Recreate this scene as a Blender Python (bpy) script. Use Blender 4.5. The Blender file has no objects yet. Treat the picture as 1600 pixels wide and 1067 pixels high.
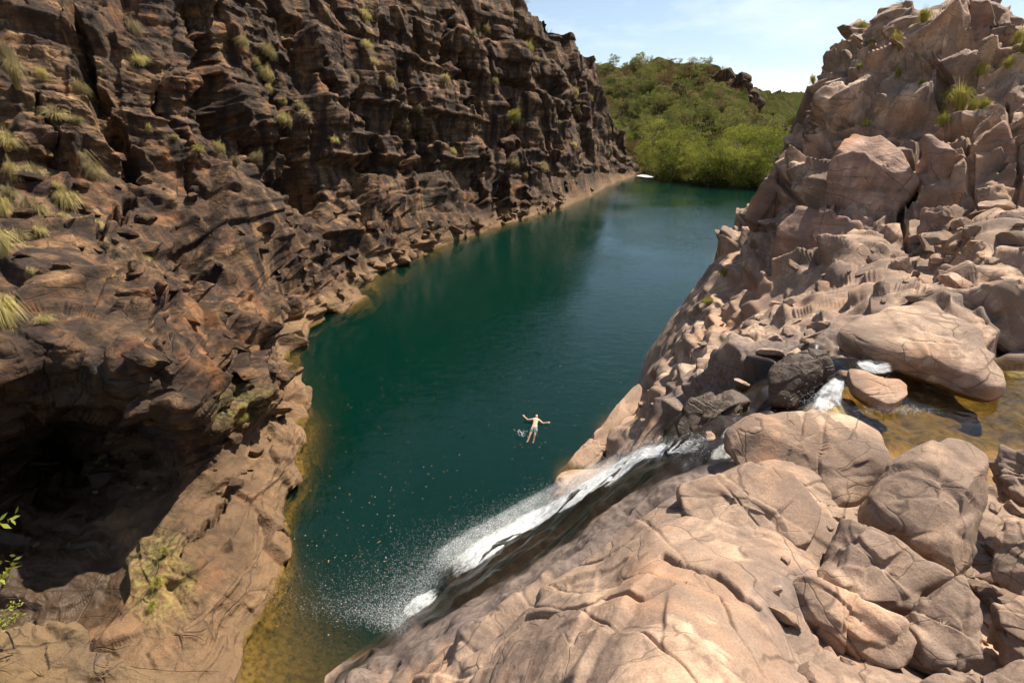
import bpy, bmesh, math, random
import numpy as np
from mathutils import Vector, Matrix, noise as mnoise

random.seed(7)
RNG = np.random.default_rng(11)
scene = bpy.context.scene
COL = scene.collection

# ------------------------------------------------------------------ camera
CAM_H = 16.5                       # eye above the pool
FPX = 750.0                        # focal length in pixels of a 1600 px wide frame
PITCH = math.atan(343.5 / FPX)
cam_data = bpy.data.cameras.new('camera')
cam_data.sensor_width = 36.0
cam_data.lens = 36.0 * FPX / 1600.0
cam_data.clip_start = 0.1
cam_data.clip_end = 8000.0
camera = bpy.data.objects.new('camera', cam_data)
COL.objects.link(camera)
camera.location = (0, 0, CAM_H)
camera.rotation_euler = (math.pi / 2 - PITCH, 0, 0)
scene.camera = camera

# ------------------------------------------------------------------ sky and sun
SUN_DIR = Vector((0.43, 0.33, 0.84)).normalized()
SUN_EL = math.asin(SUN_DIR.z)
SUN_AZ = math.atan2(SUN_DIR.x, SUN_DIR.y)
world = bpy.data.worlds.new('World')
scene.world = world
world.use_nodes = True
wn = world.node_tree
for n in list(wn.nodes):
    wn.nodes.remove(n)
w_out = wn.nodes.new('ShaderNodeOutputWorld')
w_bg = wn.nodes.new('ShaderNodeBackground')
w_sky = wn.nodes.new('ShaderNodeTexSky')
w_sky.sky_type = 'NISHITA'
w_sky.sun_disc = False
w_sky.sun_elevation = SUN_EL
w_sky.sun_rotation = SUN_AZ
w_sky.air_density = 1.0
w_sky.dust_density = 0.5
w_sky.ozone_density = 1.5
w_bg.inputs['Strength'].default_value = 0.068
# thin high cloud, all round the sky
w_tc = wn.nodes.new('ShaderNodeTexCoord')
w_map = wn.nodes.new('ShaderNodeMapping')
w_map.inputs['Scale'].default_value = (1.6, 1.6, 5.5)
w_no = wn.nodes.new('ShaderNodeTexNoise')
w_no.inputs['Scale'].default_value = 2.2
w_no.inputs['Detail'].default_value = 7.0
w_no.inputs['Roughness'].default_value = 0.55
w_ramp = wn.nodes.new('ShaderNodeValToRGB')
w_ramp.color_ramp.elements[0].position = 0.50
w_ramp.color_ramp.elements[0].color = (0.09, 0.09, 0.09, 1)
w_ramp.color_ramp.elements[1].position = 0.78
w_ramp.color_ramp.elements[1].color = (0.55, 0.55, 0.55, 1)
w_mix = wn.nodes.new('ShaderNodeMix')
w_mix.data_type = 'RGBA'
w_mix.inputs['B'].default_value = (11.0, 11.2, 11.4, 1)
wn.links.new(w_tc.outputs['Generated'], w_map.inputs['Vector'])
wn.links.new(w_map.outputs['Vector'], w_no.inputs['Vector'])
wn.links.new(w_no.outputs['Fac'], w_ramp.inputs['Fac'])
wn.links.new(w_ramp.outputs['Color'], w_mix.inputs['Factor'])
wn.links.new(w_sky.outputs['Color'], w_mix.inputs['A'])
wn.links.new(w_mix.outputs['Result'], w_bg.inputs['Color'])
wn.links.new(w_bg.outputs['Background'], w_out.inputs['Surface'])

sun_data = bpy.data.lights.new('sun', 'SUN')
sun_data.energy = 5.0
sun_data.angle = math.radians(0.53)
sun_data.color = (1.0, 0.935, 0.82)
sun = bpy.data.objects.new('sun', sun_data)
COL.objects.link(sun)
sun.rotation_euler = SUN_DIR.to_track_quat('Z', 'Y').to_euler()
sun.location = (60, 70, 150)

scene.view_settings.view_transform = 'Standard'
scene.view_settings.look = 'None'
scene.view_settings.exposure = 0.95
scene.view_settings.gamma = 1.0
scene.view_settings.use_curve_mapping = False
scene.render.engine = 'CYCLES'
cy = scene.cycles
cy.use_denoising = True
cy.max_bounces = 8
cy.diffuse_bounces = 2
cy.use_adaptive_sampling = True
cy.adaptive_threshold = 0.03
cy.adaptive_min_samples = 12
cy.glossy_bounces = 3
cy.transmission_bounces = 4
cy.transparent_max_bounces = 12
cy.volume_bounces = 1
cy.sample_clamp_indirect = 6.0
cy.caustics_reflective = False
cy.caustics_refractive = False

# ------------------------------------------------------------------ pixels and points
CT, ST = math.cos(PITCH), math.sin(PITCH)


def ray(px, py):
    """direction (depth 1 along the optical axis) through a pixel of the 1600 x 1067 frame; works on arrays"""
    cx = (np.asarray(px, float) - 800.0) / FPX
    cyy = (533.5 - np.asarray(py, float)) / FPX
    return np.stack([cx, CT + cyy * ST, -ST + cyy * CT], -1)


def at(px, py, t):
    return ray(px, py) * np.asarray(t, float)[..., None] + np.array([0, 0, CAM_H])


def at_z(px, py, z):
    r = ray(px, py)
    t = (z - CAM_H) / r[..., 2]
    return at(px, py, t)


def project(p):
    p = np.asarray(p, float)
    dz = p[..., 2] - CAM_H
    d = p[..., 1] * CT - dz * ST
    u = p[..., 1] * ST + dz * CT
    return 800 + p[..., 0] / d * FPX, 533.5 - u / d * FPX, d


# ------------------------------------------------------------------ noise on arrays
from concurrent.futures import ThreadPoolExecutor
POOL = ThreadPoolExecutor(4)


def threaded(fn, p, *rest):
    """run fn on slices of the points in four threads"""
    p = np.ascontiguousarray(p, np.float32)
    flat = p.reshape(-1, 3)
    if len(flat) < 20000:
        return fn(flat, *rest).reshape(p.shape[:-1])
    parts = np.array_split(flat, max(4, len(flat) // 40000))
    return np.concatenate(list(POOL.map(lambda a: fn(a, *rest), parts))).reshape(p.shape[:-1])


def _hash(ix, iy, iz, seed):
    h = ix * np.uint32(374761393) + iy * np.uint32(668265263) + iz * np.uint32(2147483647) + np.uint32((seed * 974634777) & 0xFFFFFFFF)
    h = (h ^ (h >> np.uint32(13))) * np.uint32(1274126177)
    h = (h ^ (h >> np.uint32(16))) * np.uint32(2246822519)
    return h ^ (h >> np.uint32(15))


_G = np.array([[1, 1, 0], [-1, 1, 0], [1, -1, 0], [-1, -1, 0], [1, 0, 1], [-1, 0, 1], [1, 0, -1], [-1, 0, -1],
               [0, 1, 1], [0, -1, 1], [0, 1, -1], [0, -1, -1], [1, 1, 0], [-1, 1, 0], [0, -1, 1], [0, -1, -1]], np.float32)
_GX, _GY, _GZ = (np.ascontiguousarray(_G[:, k]) for k in range(3))


def _perlin(p, seed):
    x, y, z = p[:, 0], p[:, 1], p[:, 2]
    ix, iy, iz = np.floor(x), np.floor(y), np.floor(z)
    fx, fy, fz = x - ix, y - iy, z - iz
    wx, wy, wz = (f * f * f * (f * (f * 6 - 15) + 10) for f in (fx, fy, fz))
    ux, uy, uz = (v.astype(np.int32).astype(np.uint32) for v in (ix, iy, iz))
    out = np.zeros(len(p), np.float32)
    for dx in (0, 1):
        ax = wx if dx else 1 - wx
        for dy in (0, 1):
            axy = ax * (wy if dy else 1 - wy)
            for dz in (0, 1):
                g = _hash(ux + np.uint32(dx), uy + np.uint32(dy), uz + np.uint32(dz), seed) & np.uint32(15)
                out += axy * (wz if dz else 1 - wz) * (_GX[g] * (fx - dx) + _GY[g] * (fy - dy) + _GZ[g] * (fz - dz))
    return out


def perlin(p, seed=0):
    return threaded(_perlin, p, seed)


def _fbm(p, octaves, seed, gain, lac):
    a, out = 1.0, np.zeros(len(p), np.float32)
    for k in range(octaves):
        out += a * _perlin(p, seed + k * 17)
        p = p * np.float32(lac) + np.float32(3.7)
        a *= gain
    return out


def fbm(p, octaves=4, seed=0, gain=0.5, lac=2.03):
    return threaded(_fbm, p, octaves, seed, gain, lac)


def _blocks(p, size, amp, tilt, crack, beta, seed, rot, warp):
    q = p
    if warp:
        q = q + warp * np.stack([_perlin(p / (size[0] * 1.7) + np.float32(11.3), seed + 5), _perlin(p / (size[1] * 1.7) + np.float32(5.1), seed + 6),
                                 _perlin(p / (size[2] * 1.7) + np.float32(31.9), seed + 7)], -1)
    if rot is not None:
        q = q @ np.asarray(rot, np.float32).T
    q = (q / np.asarray(size, np.float32)).astype(np.float32)
    b = np.floor(q - np.float32(0.5))
    bu = b.astype(np.int32).astype(np.uint32)
    num = np.zeros(len(q), np.float32)
    den = np.zeros(len(q), np.float32)
    k = np.float32(1 / 1023.0)
    cells, low = [], None
    for dx in (0, 1):
        for dy in (0, 1):
            for dz in (0, 1):
                h = _hash(bu[:, 0] + np.uint32(dx), bu[:, 1] + np.uint32(dy), bu[:, 2] + np.uint32(dz), seed)
                vx = q[:, 0] - (b[:, 0] + np.float32(dx + 0.5)) - ((h & np.uint32(1023)) * k - np.float32(0.5)) * np.float32(0.75)
                vy = q[:, 1] - (b[:, 1] + np.float32(dy + 0.5)) - (((h >> np.uint32(10)) & np.uint32(1023)) * k - np.float32(0.5)) * np.float32(0.75)
                vz = q[:, 2] - (b[:, 2] + np.float32(dz + 0.5)) - (((h >> np.uint32(20)) & np.uint32(1023)) * k - np.float32(0.5)) * np.float32(0.75)
                d2 = vx * vx + vy * vy + vz * vz
                low = d2 if low is None else np.minimum(low, d2)
                h2 = _hash(h, h >> np.uint32(7), h, seed + 77)
                val = ((h2 & np.uint32(1023)) * k - np.float32(0.5)) + np.float32(tilt) * (
                    (((h2 >> np.uint32(10)) & np.uint32(255)) / np.float32(127.5) - 1) * vx + (((h2 >> np.uint32(18)) & np.uint32(255)) / np.float32(127.5) - 1) * vy
                    + (((h2 >> np.uint32(24)) & np.uint32(255)) / np.float32(127.5) - 1) * vz)
                cells.append((d2, val.astype(np.float32)))
    for d2, val in cells:
        w = np.exp(-np.float32(beta) * (d2 - low))
        num += w * val
        den += w
    top = np.float32(1.0)
    e = np.clip((1 - top / den) * 2, 0, 1)
    return (amp * (num / den - np.float32(crack) * e * e)).astype(np.float32)


def blocks(p, size, amp, tilt=0.8, crack=0.25, beta=30.0, seed=0, rot=None, warp=0.0, mask=None, spacing=None):
    """height of a jointed rock face: each block its own step and its own tilted facet, a worn joint between; faded out where the surface
    is diced too coarsely to carry it, and worked out only where the mask asks for it"""
    m = np.ones(p.shape[:-1], np.float32) if mask is None else np.array(mask, np.float32)
    if spacing is not None:
        m = m * np.clip(1.7 - 3.2 * spacing / min(size), 0, 1)
    out = np.zeros(p.shape[:-1], np.float32)
    k = m > 0.01
    if k.any():
        out[k] = threaded(_blocks, p[k], size, amp, tilt, crack, beta, seed, rot, warp) * m[k]
    return out


def _boxes(p, size, amp, tilt, edge, seed, rot, warp):
    q = p
    if warp:
        m_ = max(size) * 1.3
        q = q + warp * np.stack([_perlin(p / m_ + np.float32(11.3), seed + 5), _perlin(p / m_ + np.float32(5.1), seed + 6), _perlin(p / m_ + np.float32(31.9), seed + 7)], -1)
    if rot is not None:
        q = q @ np.asarray(rot, np.float32).T
    q = (q / np.asarray(size, np.float32)).astype(np.float32)
    k = np.float32(1 / 1023.0)
    u32 = np.uint32

    def split(x):
        b_ = np.floor(x - np.float32(0.5))
        f = x - np.float32(0.5) - b_
        t = np.clip((f - np.float32(0.5 - edge)) / np.float32(2 * edge), 0, 1)
        return b_, f, t * t * (3 - 2 * t)
    bz, fz, tz = split(q[:, 2])
    out = np.zeros(len(q), np.float32)
    for dz in (0, 1):
        kz = (bz + dz).astype(np.int32).astype(u32)
        hz = _hash(kz, kz + u32(7), kz, seed + 31)
        wz = tz if dz else 1 - tz
        bx, fx, tx = split(q[:, 0] + (hz & u32(1023)) * k * np.float32(3.0))
        for dx in (0, 1):
            kx = (bx + dx).astype(np.int32).astype(u32)
            hx = _hash(kx, kz, kz + u32(3), seed + 57)
            wx = tx if dx else 1 - tx
            by, fy, ty = split(q[:, 1] + (hx & u32(1023)) * k * np.float32(2.0))
            for dy in (0, 1):
                ky = (by + dy).astype(np.int32).astype(u32)
                h = _hash(kx, ky, kz, seed)
                w = wz * wx * (ty if dy else 1 - ty)
                val = (h & u32(1023)) * k - np.float32(0.5) + np.float32(tilt) * (
                    (((h >> u32(10)) & u32(127)) / np.float32(63.5) - 1) * (fx - dx) + (((h >> u32(17)) & u32(127)) / np.float32(63.5) - 1) * (fy - dy)
                    + (((h >> u32(24)) & u32(127)) / np.float32(63.5) - 1) * (fz - dz))
                out += w * val
    return (amp * out).astype(np.float32)


def boxes(p, size, amp, tilt=0.5, edge=0.06, seed=0, rot=None, warp=0.0, mask=None, spacing=None):
    """height of a rock face broken along beds and two sets of joints: squared blocks in running bond, each with its own step and tilt"""
    m = np.ones(p.shape[:-1], np.float32) if mask is None else np.array(mask, np.float32)
    if spacing is not None:
        m = m * np.clip(1.7 - 3.0 * spacing / min(size), 0, 1)
    out = np.zeros(p.shape[:-1], np.float32)
    k = m > 0.01
    if k.any():
        out[k] = threaded(_boxes, p[k], size, amp, tilt, edge, seed, rot, warp) * m[k]
    return out


def cracks(p, planes, width, depth, step=0.0, warp=0.0, seed=0):
    """narrow open cracks where planes (normal, offset) cut the rock, one side standing a little lower"""
    out = np.zeros(p.shape[:-1], np.float32)
    for i, (nn, d) in enumerate(planes):
        nn = np.array(nn, float) / np.linalg.norm(nn)
        s = (p @ nn).astype(np.float32) - d
        if warp:
            s = s + warp * fbm(p / (warp * 6 + 0.3), 3, seed + 13 * i)
        out -= depth * np.exp(-(s / width) ** 2)
        if step:
            out += step * (1 if i % 2 else -1) * (sstep(-width, width, s) - 0.5)
    return out


def rot_xyz(ax, ay, az):
    return np.array(Matrix.Rotation(math.radians(az), 3, 'Z') @ Matrix.Rotation(math.radians(ay), 3, 'Y') @ Matrix.Rotation(math.radians(ax), 3, 'X'))


def sstep(a, b, x):
    t = np.clip((x - a) / (b - a), 0, 1)
    return t * t * (3 - 2 * t)


# ------------------------------------------------------------------ object helpers
def tag(o, label=None, cat=None, group=None, kind=None):
    if label: o['label'] = label
    if cat: o['category'] = cat
    if group: o['group'] = group
    if kind: o['kind'] = kind
    return o


def mesh_np(name, verts, faces, smooth=True):
    """faces: (n,4) or (n,3) array"""
    me = bpy.data.meshes.new(name)
    verts = np.ascontiguousarray(verts, np.float32).reshape(-1, 3)
    faces = np.ascontiguousarray(faces, np.int32)
    k = faces.shape[1]
    me.vertices.add(len(verts))
    me.vertices.foreach_set('co', verts.ravel())
    me.loops.add(faces.size)
    me.loops.foreach_set('vertex_index', faces.ravel())
    me.polygons.add(len(faces))
    me.polygons.foreach_set('loop_start', np.arange(0, faces.size, k, dtype=np.int32))
    me.polygons.foreach_set('loop_total', np.full(len(faces), k, np.int32))
    me.polygons.foreach_set('use_smooth', np.full(len(faces), smooth, bool))
    me.update()
    me.validate()
    return me


def obj(name, me, mat=None, parent=None, loc=None):
    o = bpy.data.objects.new(name, me)
    COL.objects.link(o)
    if mat is not None and me is not None and not me.materials:
        me.materials.append(mat)
    if parent is not None:
        o.parent = parent
    if loc is not None:
        o.location = loc
    return o


def empty(name, loc=(0, 0, 0), rz=0.0):
    o = bpy.data.objects.new(name, None)
    o.empty_display_size = 0.2
    COL.objects.link(o)
    o.location = loc
    o.rotation_euler = (0, 0, rz)
    return o


def grid_faces(nv, nu):
    i = np.arange(nv - 1)[:, None] * nu + np.arange(nu - 1)[None, :]
    return np.stack([i, i + 1, i + nu + 1, i + nu], -1).reshape(-1, 4)


# ------------------------------------------------------------------ material helpers
def new_mat(name):
    m = bpy.data.materials.new(name)
    m.use_nodes = True
    nt = m.node_tree
    for n in list(nt.nodes):
        nt.nodes.remove(n)
    out = nt.nodes.new('ShaderNodeOutputMaterial')
    return m, nt, out


class N:
    """short hand for building node trees"""
    def __init__(self, nt):
        self.nt = nt

    def node(self, t, **kw):
        n = self.nt.nodes.new(t)
        for k, v in kw.items():
            setattr(n, k, v)
        return n

    def link(self, a, b):
        self.nt.links.new(a, b)

    def pos(self):
        return self.node('ShaderNodeNewGeometry').outputs['Position']

    def mapped(self, vec, scale=(1, 1, 1), rot=(0, 0, 0), loc=(0, 0, 0)):
        m = self.node('ShaderNodeMapping')
        m.inputs['Scale'].default_value = scale
        m.inputs['Rotation'].default_value = rot
        m.inputs['Location'].default_value = loc
        self.link(vec, m.inputs['Vector'])
        return m.outputs['Vector']

    def noise(self, vec, scale, detail=5, rough=0.55, dist=0.0):
        n = self.node('ShaderNodeTexNoise')
        n.inputs['Scale'].default_value = scale
        n.inputs['Detail'].default_value = detail
        n.inputs['Roughness'].default_value = rough
        n.inputs['Distortion'].default_value = dist
        self.link(vec, n.inputs['Vector'])
        return n.outputs['Fac']

    def vor(self, vec, scale, feature='F1', rand=1.0):
        n = self.node('ShaderNodeTexVoronoi')
        n.feature = feature
        n.inputs['Scale'].default_value = scale
        n.inputs['Randomness'].default_value = rand
        self.link(vec, n.inputs['Vector'])
        return n

    def ramp(self, fac, *stops, interp='LINEAR'):
        r = self.node('ShaderNodeValToRGB')
        r.color_ramp.interpolation = interp
        el = r.color_ramp.elements
        while len(el) < len(stops):
            el.new(0.5)
        for e, (p, c) in zip(el, stops):
            e.position = p
            e.color = (c, c, c, 1) if not isinstance(c, (tuple, list)) else (*c, 1)
        self.link(fac, r.inputs['Fac'])
        return r.outputs['Color']

    def mix(self, fac, a, b, mode='MIX'):
        m = self.node('ShaderNodeMix')
        m.data_type = 'RGBA'
        m.blend_type = mode
        for s, v in (('Factor', fac), ('A', a), ('B', b)):
            i = [x for x in m.inputs if x.name == s and (x.type == 'RGBA' or s == 'Factor' and x.type == 'VALUE')][0]
            if hasattr(v, 'is_output'):
                self.link(v, i)
            else:
                i.default_value = v if s == 'Factor' else (*v, 1)
        return [x for x in m.outputs if x.type == 'RGBA'][0]

    def math(self, op, a, b=0.0, clamp=False):
        m = self.node('ShaderNodeMath', operation=op)
        m.use_clamp = clamp
        for k, v in enumerate((a, b)):
            if hasattr(v, 'is_output'):
                self.link(v, m.inputs[k])
            else:
                m.inputs[k].default_value = v
        return m.outputs[0]

    def attr(self, name):
        a = self.node('ShaderNodeAttribute')
        a.attribute_name = name
        return a.outputs['Fac']

    def bump(self, height, strength=0.5, distance=0.05, normal=None):
        b = self.node('ShaderNodeBump')
        b.inputs['Strength'].default_value = strength
        b.inputs['Distance'].default_value = distance
        self.link(height, b.inputs['Height'])
        if normal is not None:
            self.link(normal, b.inputs['Normal'])
        return b.outputs['Normal']

    def principled(self, color, rough=0.85, normal=None, spec=0.3):
        p = self.node('ShaderNodeBsdfPrincipled')
        for s, v in (('Base Color', color), ('Roughness', rough)):
            if hasattr(v, 'is_output'):
                self.link(v, p.inputs[s])
            else:
                p.inputs[s].default_value = v if s == 'Roughness' else (*v, 1)
        p.inputs['Specular IOR Level'].default_value = spec
        if normal is not None:
            self.link(normal, p.inputs['Normal'])
        return p.outputs['BSDF']

# ------------------------------------------------------------------ rock materials
def rock_material(name, dark, mid, light, accent, varnish, ring, bump_scale=1.0, varnish_amt=0.6, ring_z=3.2, ring_amt=0.9, grain=1.0, chip=0.6, bump=0.6, beds=0.5, bed=(0.05, -0.06, 0), patch=(0.5, 0.5, (0.1, 0.07, 0.05)), hair=1.0):
    m, nt, out = new_mat(name)
    n = N(nt)
    p = n.pos()
    big = n.noise(p, 0.10, 2, 0.6, 0.4)
    med = n.noise(p, 0.55, 4, 0.62, 0.3)
    fine = n.noise(p, 5.0 * grain, 4, 0.65)
    speck = n.noise(p, 34.0 * grain, 1, 0.6)
    f = n.math('ADD', n.math('MULTIPLY', big, 0.45), n.math('MULTIPLY', med, 0.55))
    f = n.math('ADD', n.math('MULTIPLY', f, 0.75), n.math('MULTIPLY', fine, 0.25))
    col = n.ramp(f, (0.36, dark), (0.49, mid), (0.62, light))
    # thin beds of slightly different stone
    bd = n.noise(n.mapped(p, (0.22, 0.22, 2.6), bed), 1.0, 3, 0.65, 0.2)
    col = n.mix(beds, col, n.ramp(bd, (0.36, 0.45), (0.5, 1.0), (0.64, 1.55)), 'MULTIPLY')
    # weathered skin with worn edges
    pt = n.ramp(n.noise(p, patch[0], 4, 0.68, 1.2), (0.47, 0.0), (0.535, 1.0))
    col = n.mix(n.math('MULTIPLY', pt, patch[1]), col, patch[2])
    acc = n.ramp(n.noise(p, 0.33, 3, 0.6, 0.8), (0.54, 0.0), (0.66, 0.75))
    col = n.mix(acc, col, accent)
    # blackish varnish that has run down the face
    st = n.noise(n.mapped(p, (0.9, 0.9, 0.11)), 1.0, 4, 0.6, 0.3)
    va = n.math('MULTIPLY', n.ramp(st, (0.42, 0.0), (0.57, 1.0)), varnish_amt)
    # pale ring near the pool where floods scour the rock clean
    sx = n.node('ShaderNodeSeparateXYZ')
    n.link(p, sx.inputs[0])
    zz = n.math('ADD', sx.outputs[2], n.math('MULTIPLY', n.math('SUBTRACT', med, 0.5), 5.0))
    rg = n.math('MULTIPLY', n.ramp(n.math('DIVIDE', zz, ring_z * 2), (0.25, 1.0), (0.95, 0.0)), ring_amt)
    va = n.math('MULTIPLY', va, n.math('SUBTRACT', 1.0, n.math('MULTIPLY', rg, 0.85)))
    col = n.mix(va, col, varnish)
    col = n.mix(n.math('MULTIPLY', rg, 0.8), col, ring)
    # grain
    col = n.mix(0.4, col, n.ramp(speck, (0.3, 0.6), (0.7, 1.35)), 'MULTIPLY')
    # weed and silt below the water line
    wl = n.math('ADD', sx.outputs[2], n.math('MULTIPLY', n.math('SUBTRACT', med, 0.5), 0.8))
    al = n.ramp(n.math('ADD', n.math('MULTIPLY', wl, 0.5), 0.5), (0.44, 1.0), (0.54, 0.0))
    col = n.mix(al, col, n.ramp(fine, (0.35, (0.06, 0.034, 0.006)), (0.6, (0.17, 0.10, 0.015)), (0.7, (0.15, 0.11, 0.02))))
    ag = n.attr('algae')
    col = n.mix(ag, col, n.ramp(fine, (0.35, (0.05, 0.036, 0.007)), (0.65, (0.16, 0.112, 0.022))))
    ln = n.attr('lichen')
    col = n.mix(n.math('MULTIPLY', ln, n.ramp(fine, (0.42, 0.0), (0.58, 1.0))), col, (0.30, 0.28, 0.06))
    sn_ = n.attr('stain')
    col = n.mix(sn_, col, n.ramp(fine, (0.35, (0.085, 0.062, 0.052)), (0.65, (0.20, 0.15, 0.125))))
    wt = n.attr('wet')  # wet rock on the bank; on the cliff, the hollow's painted shade
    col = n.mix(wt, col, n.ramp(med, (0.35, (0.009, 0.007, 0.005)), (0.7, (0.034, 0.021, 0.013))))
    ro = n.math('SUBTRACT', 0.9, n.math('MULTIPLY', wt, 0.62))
    h1 = n.noise(p, 2.2 * bump_scale, 6, 0.68)
    wv = n.node('ShaderNodeVectorMath', operation='ADD')
    n.link(p, wv.inputs[0])
    nc = n.node('ShaderNodeTexNoise')
    nc.inputs['Scale'].default_value = 1.1 * bump_scale
    nc.inputs['Detail'].default_value = 2
    n.link(p, nc.inputs['Vector'])
    n.link(nc.outputs['Color'], wv.inputs[1])
    vc = n.vor(n.mapped(wv.outputs[0], (1.0, 1.0, 1.9), (0.2, -0.4, 0.3)), 2.4 * bump_scale, 'F1')
    sp = n.node('ShaderNodeSeparateColor')
    n.link(vc.outputs['Color'], sp.inputs[0])
    # hairline cracks
    w2 = n.node('ShaderNodeVectorMath', operation='MULTIPLY_ADD')
    n.link(nc.outputs['Color'], w2.inputs[0])
    w2.inputs[1].default_value = (0.22, 0.22, 0.22)
    n.link(p, w2.inputs[2])
    ck = n.vor(n.mapped(w2.outputs[0], (1.0, 0.45, 1.3), (0.3, 0.2, 0.9)), 0.40 * bump_scale, 'DISTANCE_TO_EDGE')
    ckf = n.math('MULTIPLY', n.ramp(ck.outputs['Distance'], (0.003, 1.0), (0.011, 0.0)), n.ramp(med, (0.44, 0.0), (0.52, hair)))
    ck2 = n.vor(n.mapped(w2.outputs[0], (0.30, 1.5, 1.2), (0.25, 0.5, -0.55)), 0.75 * bump_scale, 'DISTANCE_TO_EDGE')
    ckf2 = n.math('MULTIPLY', n.ramp(ck2.outputs['Distance'], (0.003, 1.0), (0.013, 0.0)), n.ramp(n.noise(p, 0.45 * bump_scale, 2, 0.5), (0.50, 0.0), (0.58, hair)))
    ckf = n.math('MAXIMUM', ckf, ckf2)
    col = n.mix(n.math('MULTIPLY', ckf, 0.55), col, (0.05, 0.032, 0.022))
    h1 = n.math('ADD', n.math('SUBTRACT', h1, n.math('MULTIPLY', ckf, 0.5)), n.math('MULTIPLY', bd, beds * 0.7))
    h1 = n.math('ADD', h1, n.math('MULTIPLY', fine, 0.30))
    hh = n.math('ADD', h1, n.math('MULTIPLY', n.math('ADD', n.math('MULTIPLY', sp.outputs[0], 0.35), vc.outputs['Distance']), chip))
    nb = n.bump(hh, bump, 0.22 / bump_scale)
    b = n.principled(col, ro, nb, 0.25)
    n.link(b, out.inputs['Surface'])
    return m


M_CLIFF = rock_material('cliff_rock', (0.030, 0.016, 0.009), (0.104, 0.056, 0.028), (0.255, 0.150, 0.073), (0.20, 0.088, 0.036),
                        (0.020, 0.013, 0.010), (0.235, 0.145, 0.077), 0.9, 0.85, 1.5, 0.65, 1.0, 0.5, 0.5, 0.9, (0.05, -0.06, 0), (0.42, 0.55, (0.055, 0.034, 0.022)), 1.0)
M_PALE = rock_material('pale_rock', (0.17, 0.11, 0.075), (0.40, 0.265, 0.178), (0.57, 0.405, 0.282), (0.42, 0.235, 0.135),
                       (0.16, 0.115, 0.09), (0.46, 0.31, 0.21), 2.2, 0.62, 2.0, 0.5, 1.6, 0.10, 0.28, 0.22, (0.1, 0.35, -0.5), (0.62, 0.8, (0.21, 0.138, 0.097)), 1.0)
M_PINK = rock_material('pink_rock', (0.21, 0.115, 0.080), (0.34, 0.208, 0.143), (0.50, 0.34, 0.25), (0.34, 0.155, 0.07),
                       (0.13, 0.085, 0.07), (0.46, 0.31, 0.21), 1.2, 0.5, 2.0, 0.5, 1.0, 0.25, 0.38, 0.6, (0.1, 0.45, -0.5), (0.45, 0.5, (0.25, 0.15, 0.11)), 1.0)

M_TAN = rock_material('tan_rock', (0.06, 0.038, 0.021), (0.14, 0.087, 0.047), (0.25, 0.165, 0.092), (0.17, 0.105, 0.045),
                      (0.12, 0.08, 0.05), (0.4, 0.27, 0.15), 1.8, 0.4, 2.0, 0.3, 1.4, 0.2, 0.5, 0.4)
M_WET = rock_material('wet_dark_rock', (0.032, 0.023, 0.018), (0.075, 0.050, 0.036), (0.14, 0.094, 0.066), (0.11, 0.056, 0.028),
                      (0.012, 0.009, 0.008), (0.08, 0.055, 0.04), 1.6, 0.4, 2.0, 0.3, 1.4, 0.3, 0.5, 0.3)
for _n in M_WET.node_tree.nodes:
    if _n.type == 'BSDF_PRINCIPLED':
        for _l in list(_n.inputs['Roughness'].links):
            M_WET.node_tree.links.remove(_l)
        _n.inputs['Roughness'].default_value = 0.6


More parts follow.
